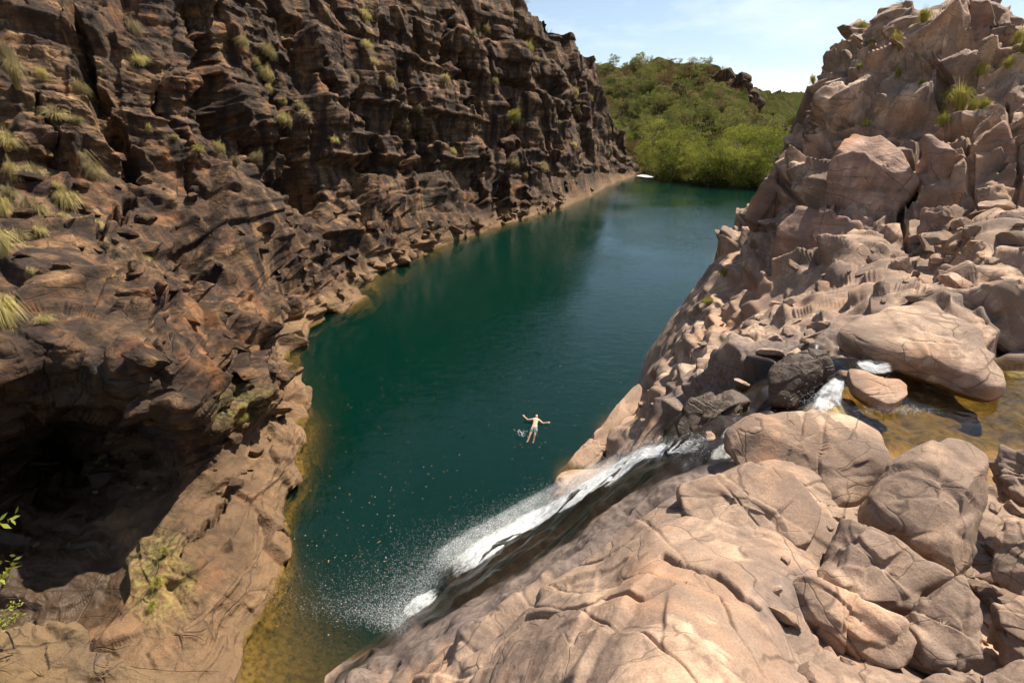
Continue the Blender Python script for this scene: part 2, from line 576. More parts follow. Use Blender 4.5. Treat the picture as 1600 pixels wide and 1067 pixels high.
# ------------------------------------------------------------------ sheets of terrain laid through surveyed points
class Sheet:
    """A rock surface through world control points. It is diced in the directions the photograph was taken from, so that
    its facets are evenly small there, and then carved with real relief."""

    def __init__(self, ctrl, xl, xr, y0, y1, nu, nv, ytop=None, c=28.0, dense=1.0):
        self.dense = dense
        P = np.array(ctrl, float)
        x, y, d = project(P)
        ok = d > 0.5
        x, y, d = x[ok], y[ok], d[ok]
        self.nu, self.nv, self.y0, self.y1, self.xl, self.xr = nu, nv, y0, y1, xl, xr
        n = len(x)
        S = 100.0
        def phi(r): return np.sqrt(r * r + (c / S) ** 2)
        A = np.zeros((n + 3, n + 3))
        dx, dy = (x[:, None] - x) / S, (y[:, None] - y) / S
        A[:n, :n] = phi(np.hypot(dx, dy)) - np.eye(n) * 0.02
        A[:n, n] = A[n, :n] = 1
        A[:n, n + 1] = A[n + 1, :n] = x / S
        A[:n, n + 2] = A[n + 2, :n] = y / S
        self.w = np.linalg.lstsq(A, np.r_[1.0 / d, 0, 0, 0], rcond=None)[0]
        self.cx, self.cyv, self.S, self.phi, self.n = x, y, S, phi, n
        # coarse evaluation, then bilinear up
        cu, cv = min(nu, 200), min(nv, 200)
        PX, PY = self._pix(np.linspace(0, 1, cu), np.linspace(0, 1, cv), ytop)
        Q = self._eval(PX, PY)
        iu, iv = np.linspace(0, cu - 1, nu), np.linspace(0, cv - 1, nv)
        a, b = np.clip(iu.astype(int), 0, cu - 2), np.clip(iv.astype(int), 0, cv - 2)
        fu, fv = (iu - a)[None, :], (iv - b)[:, None]
        def up(Z):
            return (Z[np.ix_(b, a)] * (1 - fu) + Z[np.ix_(b, a + 1)] * fu) * (1 - fv) + (Z[np.ix_(b + 1, a)] * (1 - fu) + Z[np.ix_(b + 1, a + 1)] * fu) * fv
        self.PX, self.PY, Q = up(PX), up(PY), up(Q)
        self.T = 1.0 / np.clip(Q, 1 / 900.0, 1 / 1.2)
        self.P = at(self.PX, self.PY, self.T)
        self.base = self.P.copy()
        self.normals()

    def _pix(self, u, v, ytop):
        y = self.y0 + (self.y1 - self.y0) * v
        L, R = self.xl(y), self.xr(y)
        PX = L[:, None] + (R - L)[:, None] * (1 - (1 - u) ** self.dense)[None, :]
        PY = np.repeat(y[:, None], len(u), 1)
        if ytop is not None:
            PY = PY + (ytop(PX) - self.y0) * np.clip(1 - v / 0.25, 0, 1)[:, None] ** 2
        return PX, PY

    def _eval(self, PX, PY):
        out = self.w[self.n] + self.w[self.n + 1] * PX / self.S + self.w[self.n + 2] * PY / self.S
        for k in range(self.n):
            out = out + self.w[k] * self.phi(np.hypot(PX - self.cx[k], PY - self.cyv[k]) / self.S)
        return out

    def normals(self):
        gu = np.gradient(self.P, axis=1)
        gv = np.gradient(self.P, axis=0)
        n = np.cross(gu, gv)
        n /= np.linalg.norm(n, axis=-1, keepdims=True) + 1e-9
        s = np.sign(((np.array([0, 0, CAM_H]) - self.P) * n).sum(-1, keepdims=True))
        self.Nrm = n * np.where(s == 0, 1, s)
        self.spacing = np.minimum(np.maximum(np.linalg.norm(gu, axis=-1), np.linalg.norm(gv, axis=-1)), 9)

    def smooth_normals(self, k=6):
        n = self.Nrm
        for ax in (0, 1):
            acc = n.copy()
            for s in range(1, k + 1):
                acc += np.roll(n, s, ax) + np.roll(n, -s, ax)
            n = acc
        self.Nrm = n / (np.linalg.norm(n, axis=-1, keepdims=True) + 1e-9)

    def push(self, h, relax=1, soft=None):
        self.P = self.P + self.Nrm * h[..., None]
        for k in range(relax + (5 if soft is not None else 0)):
            Q = np.pad(self.P, ((1, 1), (1, 1), (0, 0)), mode='edge')
            S_ = 0.4 * self.P + 0.15 * (Q[2:, 1:-1] + Q[:-2, 1:-1] + Q[1:-1, 2:] + Q[1:-1, :-2])
            self.P = S_ if k < relax else self.P + (S_ - self.P) * soft[..., None]

    def index(self, px, py):
        v = np.clip((np.asarray(py, float) - self.y0) / (self.y1 - self.y0), 0, 1)
        L, R = self.xl(self.y0 + (self.y1 - self.y0) * v), self.xr(self.y0 + (self.y1 - self.y0) * v)
        f = np.clip((np.asarray(px, float) - L) / (R - L), 0, 1)
        u = 1 - (1 - f) ** (1 / self.dense)
        return (v * (self.nv - 1)).round().astype(int), (u * (self.nu - 1)).round().astype(int)

    def spot(self, px, py):
        """surface point, smooth normal and depth near a pixel"""
        k = self.index(px, py)
        return self.P[k], self.Nrm[k], self.T[k]

    def build(self, name, mat, wrap_left=None, wrap_right=None, wrap_top=None, wrap_bottom=None, attrs=None):
        P = self.P
        extra = {k: v for k, v in (attrs or {}).items()}
        def add(side, vecs, rough=False):
            nonlocal P
            cols = [P]
            for v in vecs:
                if side == 'L': blk = P[:, :1] + np.array(v, float)
                elif side == 'R': blk = P[:, -1:] + np.array(v, float)
                elif side == 'B': blk = P[-1:] + np.array(v, float)
                else: blk = P[:1] + np.array(v, float)
                if side in 'B' or rough:
                    blk[..., 2] += fbm(blk / 3.0, 4, 66) * min(1.2, 0.2 * float(np.linalg.norm(v)))
                cols.append(blk)
            if side == 'L': P = np.concatenate(cols[:0:-1] + [cols[0]], 1)
            elif side == 'R': P = np.concatenate(cols, 1)
            elif side == 'B': P = np.concatenate(cols, 0)
            else: P = np.concatenate(cols[:0:-1] + [cols[0]], 0)
            for k in extra:
                A = extra[k]
                m = len(vecs)
                if side == 'L': A = np.concatenate([np.repeat(A[:, :1], m, 1), A], 1)
                elif side == 'R': A = np.concatenate([A, np.repeat(A[:, -1:], m, 1)], 1)
                elif side == 'B': A = np.concatenate([A, np.repeat(A[-1:], m, 0)], 0)
                else: A = np.concatenate([np.repeat(A[:1], m, 0), A], 0)
                extra[k] = A
        if wrap_left: add('L', wrap_left, len(wrap_left) > 6)
        if wrap_right: add('R', wrap_right, len(wrap_right) > 6)
        if wrap_top: add('T', wrap_top)
        if wrap_bottom: add('B', wrap_bottom)
        nv, nu = P.shape[:2]
        me = mesh_np(name, P.reshape(-1, 3), grid_faces(nv, nu))
        for k, A in extra.items():
            at_ = me.attributes.new(k, 'FLOAT', 'POINT')
            at_.data.foreach_set('value', np.ascontiguousarray(A, np.float32).ravel())
        return obj(name, me, mat)


def curve(*pts):
    ys = np.array([p[0] for p in pts], float)
    xs = np.array([p[1] for p in pts], float)
    return lambda y: np.interp(y, ys, xs)


def poly_dist(PX, PY, pts):
    """pixel distance to a polyline"""
    best = np.full(PX.shape, 1e9)
    for (x0, y0), (x1, y1) in zip(pts[:-1], pts[1:]):
        L2 = (x1 - x0) ** 2 + (y1 - y0) ** 2 + 1e-9
        t = np.clip(((PX - x0) * (x1 - x0) + (PY - y0) * (y1 - y0)) / L2, 0, 1)
        best = np.minimum(best, np.hypot(PX - x0 - t * (x1 - x0), PY - y0 - t * (y1 - y0)))
    return best


def zpt(px, py, z):
    return tuple(at_z(np.array(px), np.array(py), z))


def tpt(px, py, t):
    return tuple(at(np.array(px), np.array(py), np.array(t)))


# ================================================================== the dark cliff on the far side of the pool
SHORE_L = [(370, 1067), (375, 990), (420, 930), (440, 850), (470, 760), (480, 690), (460, 620), (450, 560), (457, 538), (530, 482), (600, 430),
           (700, 380), (800, 347), (890, 320), (960, 286), (1000, 273)]
ctrl = [zpt(x, y, 0.0) for x, y in SHORE_L]
ctrl += [zpt(x + 45, y, -4.0) for x, y in SHORE_L[3:8]]
ctrl += [zpt(430, 1010, -0.8), zpt(480, 1040, -1.2), zpt(450, 940, -1.1), zpt(500, 985, -2.0), zpt(540, 1060, -2.0), zpt(470, 880, -2.0), zpt(550, 940, -4.5), zpt(560, 880, -6.0), zpt(620, 1000, -4.5),
         zpt(420, 1120, -0.6), zpt(560, 1140, -2)]
NL = np.array([-0.92, 0.40])
for F, prof in (
        ((-17.2, 37), [(-4, -3), (3, 1.5), (6, 3.2), (10, 5.5), (20, 8.5), (30, 12), (42, 20)]),
        ((-16.9, 44), [(-4, -3), (3, 1.8), (6, 3.6), (9, 5.5), (20, 8.5), (30, 11.5), (42, 19)]),
        ((-15, 55), [(-4, -3), (3, 1.6), (6, 3.2), (9, 5), (20, 8), (30, 11), (42, 19)]),
        ((-9.6, 71), [(-4, -3), (2, 1.1), (5, 2.8), (8, 4.5), (20, 7.5), (30, 10.5), (40, 18)]),
        ((0, 89), [(-4, -3), (2, 1.0), (5, 2.5), (8, 4), (20, 6.5), (30, 9.5), (39, 15)]),
        ((12.6, 108), [(-4, -3), (2, 1.0), (5, 2.2), (10, 4), (20, 5.5), (30, 8), (36.5, 10)]),
        ((22, 129), [(-4, -3), (3, 1.5), (10, 3.4), (20, 5), (30, 7), (34, 9)]),
        ((30.5, 150), [(-4, -3), (3, 1.6), (10, 3.6), (20, 5), (31, 7)]),
        ((38, 163), [(-4, -3), (2, 2), (8, 6), (16, 8)])):
    for z, s in prof:
        ctrl.append((F[0] + NL[0] * s, F[1] + NL[1] * s, z))
for x, y, t in ((100, 300, 29.5), (100, 100, 32.5), (0, 100, 30.5), (0, 300, 26.5), (0, 480, 19.0), (200, 450, 23.6), (200, 300, 32), (300, 450, 28.5), (400, 450, 34),
                (430, 520, 34), (380, 600, 24.8), (300, 560, 20.8), (90, 528, 16.7), (220, 556, 16.9), (0, 555, 15.8), (295, 632, 17.8), (150, 490, 19.6),
                (340, 660, 22.2), (230, 690, 24.0), (100, 690, 25.2), (180, 780, 21.6), (100, 840, 19.9), (30, 800, 20.8), (200, 930, 17.0), (60, 930, 16.7),
                (300, 900, 16.9), (250, 820, 18.9), (400, 800, 20.8), (350, 720, 22.0), (330, 1000, 15.75), (280, 1040, 15.0), (420, 690, 24.8),
                (-120, 300, 24), (-120, 60, 28), (-120, 560, 14.6), (-120, 800, 19), (-120, 1000, 15), (100, 1120, 13.2), (120, 1010, 15.2), (300, 1120, 14.2), (-120, -120, 33), (150, -120, 39)):
    ctrl.append(tpt(x, y, t))
xr_l = curve((-140, 640), (-40, 770), (0, 800), (12, 834), (50, 872), (75, 905), (100, 928), (160, 944), (210, 968), (255, 990), (273, 1004), (286, 975), (320, 915), (347, 830), (380, 735),
             (430, 650), (482, 590), (538, 530), (560, 520), (620, 535), (690, 555), (760, 550), (850, 560), (930, 600), (1000, 620), (1200, 640))
cl = Sheet(ctrl, lambda y: np.full_like(y, -110.0), xr_l, -120, 1180, 820, 720, dense=1.4)
cl.smooth_normals(8)
P0 = cl.base
PXl, PYl, Tl = cl.PX, cl.PY, cl.T
far = sstep(28, 60, Tl)
land = sstep(-2.0, 0.6, P0[..., 2])
wall = sstep(4.5, 9, P0[..., 2]) * sstep(23, 30, Tl)                 # the steep upper wall
lobe = sstep(620, 760, PYl) * sstep(150, 260, PXl)                  # the smoother toe by the water
bed_rot = rot_xyz(0, -24, 20)
h = np.zeros(Tl.shape, np.float32)
SP = cl.spacing
bedL = rot_xyz(3, -4, -24)
low = (1 - wall) * (1 - lobe)
h += fbm(P0 / 9.0, 2, 3) * (0.8 + 1.0 * wall)
h += boxes(P0, (7.0, 6.5, 14.0), 3.0, 0.08, 0.03, 1, bedL, 0.35, wall, SP)
h += boxes(P0, (22.0, 22.0, 3.4), 1.5, 0.1, 0.05, 10, bedL, 0.25, wall, SP)
h += boxes(P0, (2.6, 2.4, 5.5), 0.95, 0.25, 0.05, 2, bedL, 0.12, wall, SP)
h += boxes(P0, (13.0, 13.0, 1.05), 0.62, 0.12, 0.08, 3, bedL, 0.08, 0.35 + 0.65 * wall, SP)
h += boxes(P0, (9.0, 7.0, 1.9), 2.0, 0.35, 0.06, 9, rot_xyz(6, -10, 20), 0.4, low, SP)
h += boxes(P0, (3.6, 2.4, 0.9), 1.0, 0.55, 0.07, 4, rot_xyz(-4, -14, 25), 0.2, low, SP)
h += blocks(P0, (3.6, 3.6, 2.4), 0.7, 1.0, 0.3, 60, 14, None, 0.4, low, SP)
h += boxes(P0, (1.9, 1.5, 0.42), 0.30, 0.4, 0.07, 5, rot_xyz(3, -8, -10), 0.08, (1 - 0.7 * lobe), SP)
h += blocks(P0, (0.9, 0.9, 0.6), 0.10, 1.0, 0.3, 60, 15, None, 0.12, (1 - 0.8 * lobe), SP)
h += boxes(P0, (0.55, 0.42, 0.20), 0.15, 0.6, 0.12, 6, rot_xyz(0, -8, 30), 0.04, 1 - 0.6 * lobe, SP)
h += boxes(P0, (3.2, 1.9, 1.0), 0.60, 0.6, 0.04, 7, rot_xyz(8, 18, 40), 0.4, lobe, SP)
h += boxes(P0, (1.1, 0.8, 0.5), 0.14, 0.6, 0.06, 8, rot_xyz(0, 14, 20), 0.15, lobe, SP)
h += fbm(P0 / 1.3, 4, 8) * 0.05
# open fissures between the buttresses
JQ = np.stack([PXl / 30, PYl / 30, 0 * PXl], -1)
JX, JY = 14 * fbm(JQ, 3, 40), 12 * fbm(JQ, 3, 60)
for width, depth, pts in (
        (13, 2.6, [(122, 30), (136, 120), (165, 195), (208, 268)]), (20, 3.6, [(292, 10), (325, 60), (338, 140), (345, 200)]),
        (26, 3.2, [(345, 190), (375, 215), (420, 235)]), (13, 2.6, [(430, 80), (442, 160), (462, 230), (500, 306)]),
        (11, 3.4, [(800, 170), (796, 245)]), (9, 3.4, [(786, 282), (786, 338)]), (8, 2.5, [(722, 90), (736, 195)]), (8, 2.2, [(605, 130), (640, 270)]),
        (8, 2.4, [(540, 150), (588, 268)]), (10, 2.4, [(655, 210), (662, 262)]), (7, 2.4, [(862, 130), (868, 178)]), (6, 2.2, [(905, 120), (912, 245)]),
        (7, 2.0, [(255, 140), (300, 290)]), (6, 1.8, [(745, 245), (755, 315)]), (9, 1.6, [(205, 310), (150, 372)]), (10, 1.4, [(300, 395), (345, 425)]),
        (9, 1.2, [(232, 500), (262, 470)]), (5, 1.2, [(360, 770), (330, 812), (280, 860)]), (4, 1.0, [(410, 810), (445, 848)]), (5, 1.6, [(60, 180), (90, 262)]),
        (7, 1.8, [(465, 60), (520, 170)]), (6, 1.7, [(585, 40), (625, 110)]), (6, 1.6, [(690, 30), (700, 120)])):
    d = poly_dist(PXl + JX, PYl + JY, pts)
    h -= depth * (1 - sstep(width * 0.3, width * 1.25, d))
h *= 0.35 + 0.65 * land
h *= 0.55 + 0.45 * sstep(14, 30, Tl)
cl.push(h, 0, 0.2 * lobe)
# a cliff keeps above the waterline where the photograph shows rock
CLIFF = cl
lich = sstep(0, 1, (1 - np.clip(np.hypot(PXl - 250, (PYl - 905) * 0.7) / 70, 0, 1)) * 1.6)
lich = np.maximum(lich, 0.8 * sstep(0, 1, 1 - np.clip(np.hypot((PXl - 360) * 0.8, PYl - 640) / 50, 0, 1)))
# painted shade: blackens the hollow and the strip under its lip in colour
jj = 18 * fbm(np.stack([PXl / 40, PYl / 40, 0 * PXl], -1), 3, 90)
hollow_shade = 0.7 * (1 - sstep(70, 105, poly_dist(PXl + jj, PYl + jj, [(-120, 680), (60, 680), (110, 760), (60, 840), (110, 900), (30, 940), (-100, 900)])))
hollow_shade = np.maximum(hollow_shade, 0.8 * (1 - sstep(26, 44, poly_dist(PXl + jj, PYl + jj, [(110, 590), (170, 600), (240, 640)]))))
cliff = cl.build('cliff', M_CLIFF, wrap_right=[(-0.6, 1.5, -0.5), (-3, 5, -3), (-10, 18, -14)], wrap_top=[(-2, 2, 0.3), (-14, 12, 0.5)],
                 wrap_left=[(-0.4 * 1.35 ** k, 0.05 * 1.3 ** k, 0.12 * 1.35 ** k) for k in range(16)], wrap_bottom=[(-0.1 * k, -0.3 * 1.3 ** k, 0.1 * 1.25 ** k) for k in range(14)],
                 attrs={'algae': 0.0 * Tl, 'wet': hollow_shade, 'lichen': lich * 0.4, 'stain': 0.0 * Tl})  # the wet slot holds the shade painted into the hollow here
tag(cliff, 'dark brown jointed cliff rising from the far side of the pool', None, None, 'structure')

# ================================================================== the pale bank the camera stands on, with the crag behind it
rc = []
SHORE_R = [(525, 1067), (580, 1015), (640, 962), (690, 905), (760, 850), (860, 785), (872, 742), (935, 672), (1000, 592)]
rc += [zpt(x, y, 0.0) for x, y in SHORE_R[2:]]
rc += [zpt(x - 26, y - 8, -7.0) for x, y in SHORE_R[2:]]
for x, y, t in (
        # crag
        (1388, 8, 33), (1400, 20, 30), (1400, 100, 28), (1550, 15, 27), (1600, 200, 20), (1600, 330, 17), (1750, 330, 15), (1750, 100, 21), (1750, 10, 24), (1480, 150, 24),
        (1275, 150, 32), (1240, 230, 34), (1195, 300, 35), (1300, 250, 25.5), (1350, 200, 25), (1250, 330, 23), (1350, 330, 21.5), (1480, 300, 20), (1300, 400, 20.8), (1215, 430, 22),
        (1135, 400, 30), (1085, 450, 32), (1050, 500, 34), (1020, 550, 34), (1150, 440, 24.5), (1180, 350, 30),
        # rubble slope
        (1250, 445, 19.3), (1300, 480, 14.3), (1450, 420, 16.5), (1150, 520, 18), (1100, 560, 18.5), (1050, 600, 20), (1020, 620, 24), (1200, 560, 12.3), (1400, 450, 14.2),
        (1550, 380, 15), (1600, 440, 12.5), (1700, 440, 12), (1000, 650, 25), (960, 720, 21.5), (930, 740, 22), (1060, 640, 15), (1050, 665, 13), (1130, 640, 10.4), (1100, 640, 11.6),
        (1500, 470, 12.2), (1580, 530, 10.8), (1400, 500, 11.5),
        # stream bed
        (1200, 625, 10), (1300, 620, 9.2), (1440, 655, 8.95), (1580, 620, 9.0), (1400, 690, 8.15), (1500, 690, 8.1), (1600, 690, 8.0), (1700, 650, 8.5), (1150, 665, 9.5), (1100, 695, 9.0), (1250, 650, 9.3),
        (1540, 640, 9.0), (1480, 600, 9.6),
        # the slide under the fall
        (1040, 715, 10.2), (1000, 735, 11.2), (950, 765, 12.6), (900, 795, 14.4), (850, 830, 15.8), (800, 855, 16.6), (740, 890, 17.2), (690, 928, 17.6),
        (1050, 734, 8.0), (1000, 760, 8.6), (950, 792, 9.4), (900, 828, 10.2), (850, 862, 11.0), (800, 890, 12.2), (750, 922, 12.8), (700, 952, 12.8), (650, 986, 12.8), (600, 1025, 12.6), (560, 1062, 11.5),
        # the slab
        (1060, 765, 6.7), (1000, 792, 7.0), (930, 838, 7.3), (870, 882, 7.6), (800, 928, 7.9), (720, 975, 8.2), (650, 1020, 8.4), (600, 1067, 8.2),
        (950, 900, 5.6), (850, 980, 5.4), (750, 1050, 5.6), (1000, 900, 4.9), (1000, 1000, 3.75), (1100, 1060, 3.15), (870, 1060, 4.2), (1000, 1150, 2.8), (800, 1150, 4.2), (650, 1150, 6.5), (1100, 870, 5.0),
        (1150, 850, 5.3), (1200, 950, 4.2), (1350, 710, 7.4), (1300, 800, 6.0), (1300, 900, 5.2), (1300, 1000, 4.5), (1300, 1100, 3.4), (1500, 950, 5.0), (1500, 800, 6.4), (1600, 1000, 4.7), (1600, 800, 6.4),
        (1700, 900, 4.8), (1750, 700, 7.4), (1600, 1150, 3.3), (1200, 750, 6.3), (1250, 690, 7.5)):
    rc.append(tpt(x, y, t))
xl_r = curve((5, 1388), (50, 1338), (100, 1301), (150, 1274), (200, 1256), (228, 1243), (240, 1228), (300, 1192), (340, 1168), (395, 1130), (450, 1082), (500, 1045), (550, 1010), (592, 985),
             (650, 915), (700, 860), (745, 820), (785, 800), (850, 700), (905, 630), (962, 575), (1015, 540), (1067, 505), (1180, 430))
ytop_r = lambda x: np.interp(x, [1380, 1392, 1410, 1440, 1470, 1482, 1500, 1525, 1542, 1570, 1600, 1800], [12, 6, 14, 22, 22, 8, 2, 0, 8, 26, 44, 70])
rb = Sheet(rc, xl_r, lambda y: np.full_like(y, 1690.0), 5, 1180, 800, 770, ytop=ytop_r)
rb.smooth_normals(6)
P0 = rb.base
PXr, PYr, Tr = rb.PX, rb.PY, rb.T
crag = sstep(16, 20, Tr) * (1 - sstep(400, 470, PYr)) * sstep(1120, 1200, PXr)
crag = np.maximum(crag, sstep(16.5, 18, Tr) * (1 - sstep(380, 420, PYr)))
d_slide = poly_dist(PXr, PYr, [(1130, 690), (1040, 718), (950, 785), (850, 850), (760, 905), (690, 945), (640, 990)])
slide = 1 - sstep(40, 75, d_slide)
d_stream = poly_dist(PXr, PYr, [(1700, 640), (1580, 640), (1450, 655), (1330, 630), (1240, 645), (1150, 670), (1090, 700)])
stream = 1 - sstep(45, 85, d_stream)
near = 1 - sstep(7.2, 9.5, Tr)
rub = np.clip(1 - crag - near - slide - stream, 0, 1)
dip = rot_xyz(6, 26, -30)
dip2 = rot_xyz(8, 20, -35)
h = np.zeros(Tr.shape, np.float32)
SP = rb.spacing
h += fbm(P0 / 6.0, 2, 21) * (0.35 * crag + 0.2 * rub + 0.10 * near)
h += boxes(P0, (5.2, 4.2, 2.6), 2.3, 0.75, 0.03, 22, dip, 0.3, crag, SP)
h += boxes(P0, (2.6, 2.0, 1.5), 1.1, 0.9, 0.035, 42, rot_xyz(24, 10, 20), 0.2, crag, SP)
h += boxes(P0, (1.7, 1.3, 0.7), 0.6, 0.8, 0.05, 23, dip, 0.1, crag, SP)
h += boxes(P0, (0.7, 0.5, 0.3), 0.2, 0.8, 0.08, 24, dip, 0.04, crag, SP)
ldg = rot_xyz(10, 14, 57)
calm = 0.25 + 0.75 * sstep(10, 75, PXr - xl_r(PYr))
h += boxes(P0, (6.0, 1.7, 0.75), 0.85, 0.4, 0.11, 25, ldg, 0.3, rub * calm, SP)
h += boxes(P0, (2.2, 0.9, 0.5), 0.40, 0.6, 0.14, 26, ldg, 0.12, rub * calm, SP)
h += blocks(P0, (1.1, 0.9, 0.7), 0.32, 1.1, 0.3, 60, 43, dip2, 0.1, rub * calm, SP)
h += boxes(P0, (0.6, 0.3, 0.16), 0.09, 0.7, 0.2, 27, ldg, 0.04, rub * calm, SP)
h += boxes(P0, (3.2, 1.7, 1.4), 0.12, 0.5, 0.014, 28, rot_xyz(6, 10, 32), 0.35, near, SP)
h += boxes(P0, (0.8, 0.45, 0.5), 0.035, 0.6, 0.03, 29, rot_xyz(0, 12, 24), 0.12, near, SP)
h += near * (fbm(P0 / 0.9, 4, 30) * 0.045)
crk = [((0.35, -1, 0.1), -3.1), ((0.5, -1, 0.2), -1.3), ((1, 0.45, 0.1), 3.0), ((0.2, -1, -0.1), -5.1), ((1, 0.15, 0.2), 4.6), ((-0.35, 1, 0.3), 6.6), ((1, 0.9, 0), 3.2), ((0.6, -1, 0.0), -4.2)]
h += near * cracks(P0, crk, 0.010, 0.05, 0.02, 0.22, 80)
ledge = near * (1 - sstep(800, 1040, PXr))                              # ribs along the edge of the slab
h += boxes(P0, (3.4, 0.6, 0.5), 0.24, 0.5, 0.05, 31, rot_xyz(4, 40, -33), 0.2, ledge, SP)
h += boxes(P0, (3.0, 0.8, 0.7), 0.20, 0.5, 0.07, 32, rot_xyz(4, 40, -33), 0.25, slide, SP) + slide * (fbm(P0 / 0.8, 4, 33) * 0.08 + fbm(P0 / 0.2, 3, 36) * 0.03)
h += stream * fbm(P0 / 1.3, 4, 34) * 0.22
h += fbm(P0 / 0.35, 3, 35) * 0.010
for width, depth, pts in ((7, 1.0, [(1245, 250), (1240, 330), (1255, 420)]), (6, 0.6, [(1525, 215), (1516, 265), (1522, 320)]), (7, 0.7, [(1400, 300), (1408, 345), (1420, 390)]), (14, 2.0, [(1205, 432), (1225, 400)]),
                          (12, 1.2, [(1130, 460), (1165, 432)]), (8, 0.8, [(1010, 610), (1022, 590)]), (7, 0.5, [(1470, 160), (1478, 200), (1490, 235)]), (6, 0.5, [(1580, 150), (1572, 240), (1585, 330)]),
                          (4, 0.25, [(1040, 880), (1120, 900), (1190, 950)]), (3, 0.16, [(820, 985), (930, 955), (1010, 950), (1070, 920)])):
    h -= depth * (1 - sstep(width * 0.4, width, poly_dist(PXr + 5 * perlin(np.stack([PXr / 20, PYr / 20, 0 * PXr], -1), 41), PYr, pts)))
h *= 0.25 + 0.75 * sstep(-1.2, 0.4, P0[..., 2])
h *= (0.35 + 0.65 * sstep(0.0, 0.05, np.linspace(0, 1, rb.nv)))[:, None]
rb.push(h, 0, np.clip(rub + 0.25 * near + 0.5 * slide + stream, 0, 1))
BANK = rb
wet = np.clip(1 - sstep(24, 38, poly_dist(PXr + 9 * perlin(np.stack([PXr / 30, PYr / 30, 0 * PXr], -1), 42), PYr, [(1120, 690), (1040, 712), (960, 762), (880, 814), (800, 862), (730, 905), (670, 950)])), 0, 1)
wet = np.maximum(wet, 1 - sstep(30, 52, poly_dist(PXr + 0.5 * 9, PYr, [(1290, 590), (1240, 600), (1180, 625), (1120, 655), (1070, 680)])))
wet = np.maximum(wet, 0.9 * (1 - sstep(5, 16, poly_dist(PXr, PYr, [(640, 968), (580, 1022), (530, 1067)]))))
algae = stream * (1 - sstep(11.9, 12.1, P0[..., 2])) * sstep(1300, 1360, PXr)
jr = 26 * fbm(np.stack([PXr / 60, PYr / 60, 0 * PXr], -1), 4, 91)
stain = 0.9 * (1 - sstep(26, 46, poly_dist(PXr + jr, PYr + jr, [(1090, 720), (1000, 790), (920, 850), (830, 905), (740, 960), (640, 1015), (540, 1075)])))
stain = np.maximum(stain, 0.85 * (1 - sstep(20, 50, poly_dist(PXr + jr, PYr + jr, [(1060, 650), (1140, 600), (1220, 560), (1300, 540)]))))
stain = np.maximum(stain, 0.7 * (1 - sstep(20, 50, poly_dist(PXr + jr, PYr + jr, [(1200, 940), (1290, 920), (1400, 960)]))))
stain = np.maximum(stain, 0.8 * (1 - sstep(25, 60, poly_dist(PXr + jr, PYr + jr, [(1490, 480), (1600, 500), (1700, 540)]))))
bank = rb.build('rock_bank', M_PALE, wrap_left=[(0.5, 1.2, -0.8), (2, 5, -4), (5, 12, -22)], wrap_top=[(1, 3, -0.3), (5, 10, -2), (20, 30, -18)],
                wrap_right=[(0.3 * 1.35 ** k, -0.1 * 1.3 ** k, 0.04 * 1.3 ** k) for k in range(16)], wrap_bottom=[(0, -0.2 * 1.35 ** k, 0.03 * k) for k in range(14)],
                attrs={'algae': algae, 'wet': wet, 'lichen': 0.0 * Tr, 'stain': stain})
tag(bank, 'pale pinkish rock bank falling from the crag to the pool', None, None, 'structure')

# ================================================================== far hill, its ground and rocks
hc = []
for x, y, t in ((880, 120, 290), (950, 110, 300), (1050, 98, 310), (1100, 106, 300), (1140, 125, 292), (1190, 164, 300), (1205, 183, 330), (1260, 188, 380), (1400, 190, 420),
                (1100, 150, 255), (1000, 150, 262), (1100, 200, 212), (1000, 200, 218), (900, 200, 225), (1000, 245, 184), (1100, 245, 166), (1200, 200, 235), (1200, 245, 165), (1300, 220, 220), (1300, 250, 160),
                (900, 250, 190), (950, 258, 182)):
    hc.append(tpt(x, y, t))
for x, y in ((1000, 271), (1015, 277), (1050, 283), (1100, 290), (1150, 293), (1200, 296), (1300, 300)):
    hc.append(zpt(x, y, 0.05))
hc += [zpt(985, 268, 0.6), zpt(1000, 290, -3), zpt(1100, 302, -3), zpt(1200, 306, -3), zpt(1350, 310, -3), zpt(1030, 270, 1.6), zpt(1100, 280, 1.6), zpt(1200, 287, 1.6)]
hill_top = lambda x: np.interp(x, [860, 950, 1050, 1100, 1140, 1190, 1205, 1250, 1500], [112, 106, 97, 104, 123, 162, 182, 188, 192])
hs = Sheet(hc, lambda y: np.full_like(y, 860.0), lambda y: np.full_like(y, 1420.0), 100, 306, 190, 110, ytop=hill_top, c=22)
hs.smooth_normals(4)
hs.push(fbm(hs.base / 25.0, 5, 51) * 6.0 * sstep(1, 8, hs.base[..., 2]) + fbm(hs.base / 5.0, 3, 52) * 0.8 * sstep(0.5, 4, hs.base[..., 2]))
m_hill, nt, out = new_mat('hill_ground')
n = N(nt)
p = n.pos()
hcol = n.ramp(n.noise(p, 0.16, 6, 0.7), (0.38, (0.025, 0.034, 0.009)), (0.54, (0.045, 0.045, 0.014)), (0.66, (0.09, 0.058, 0.03)))
n.link(n.principled(hcol, 1.0, n.bump(n.noise(p, 0.9, 5), 0.8, 0.8), 0.0), out.inputs['Surface'])
hill = hs.build('hill', m_hill, wrap_top=[(0, 30, -2), (0, 120, -25)])
tag(hill, None, None, None, 'structure')

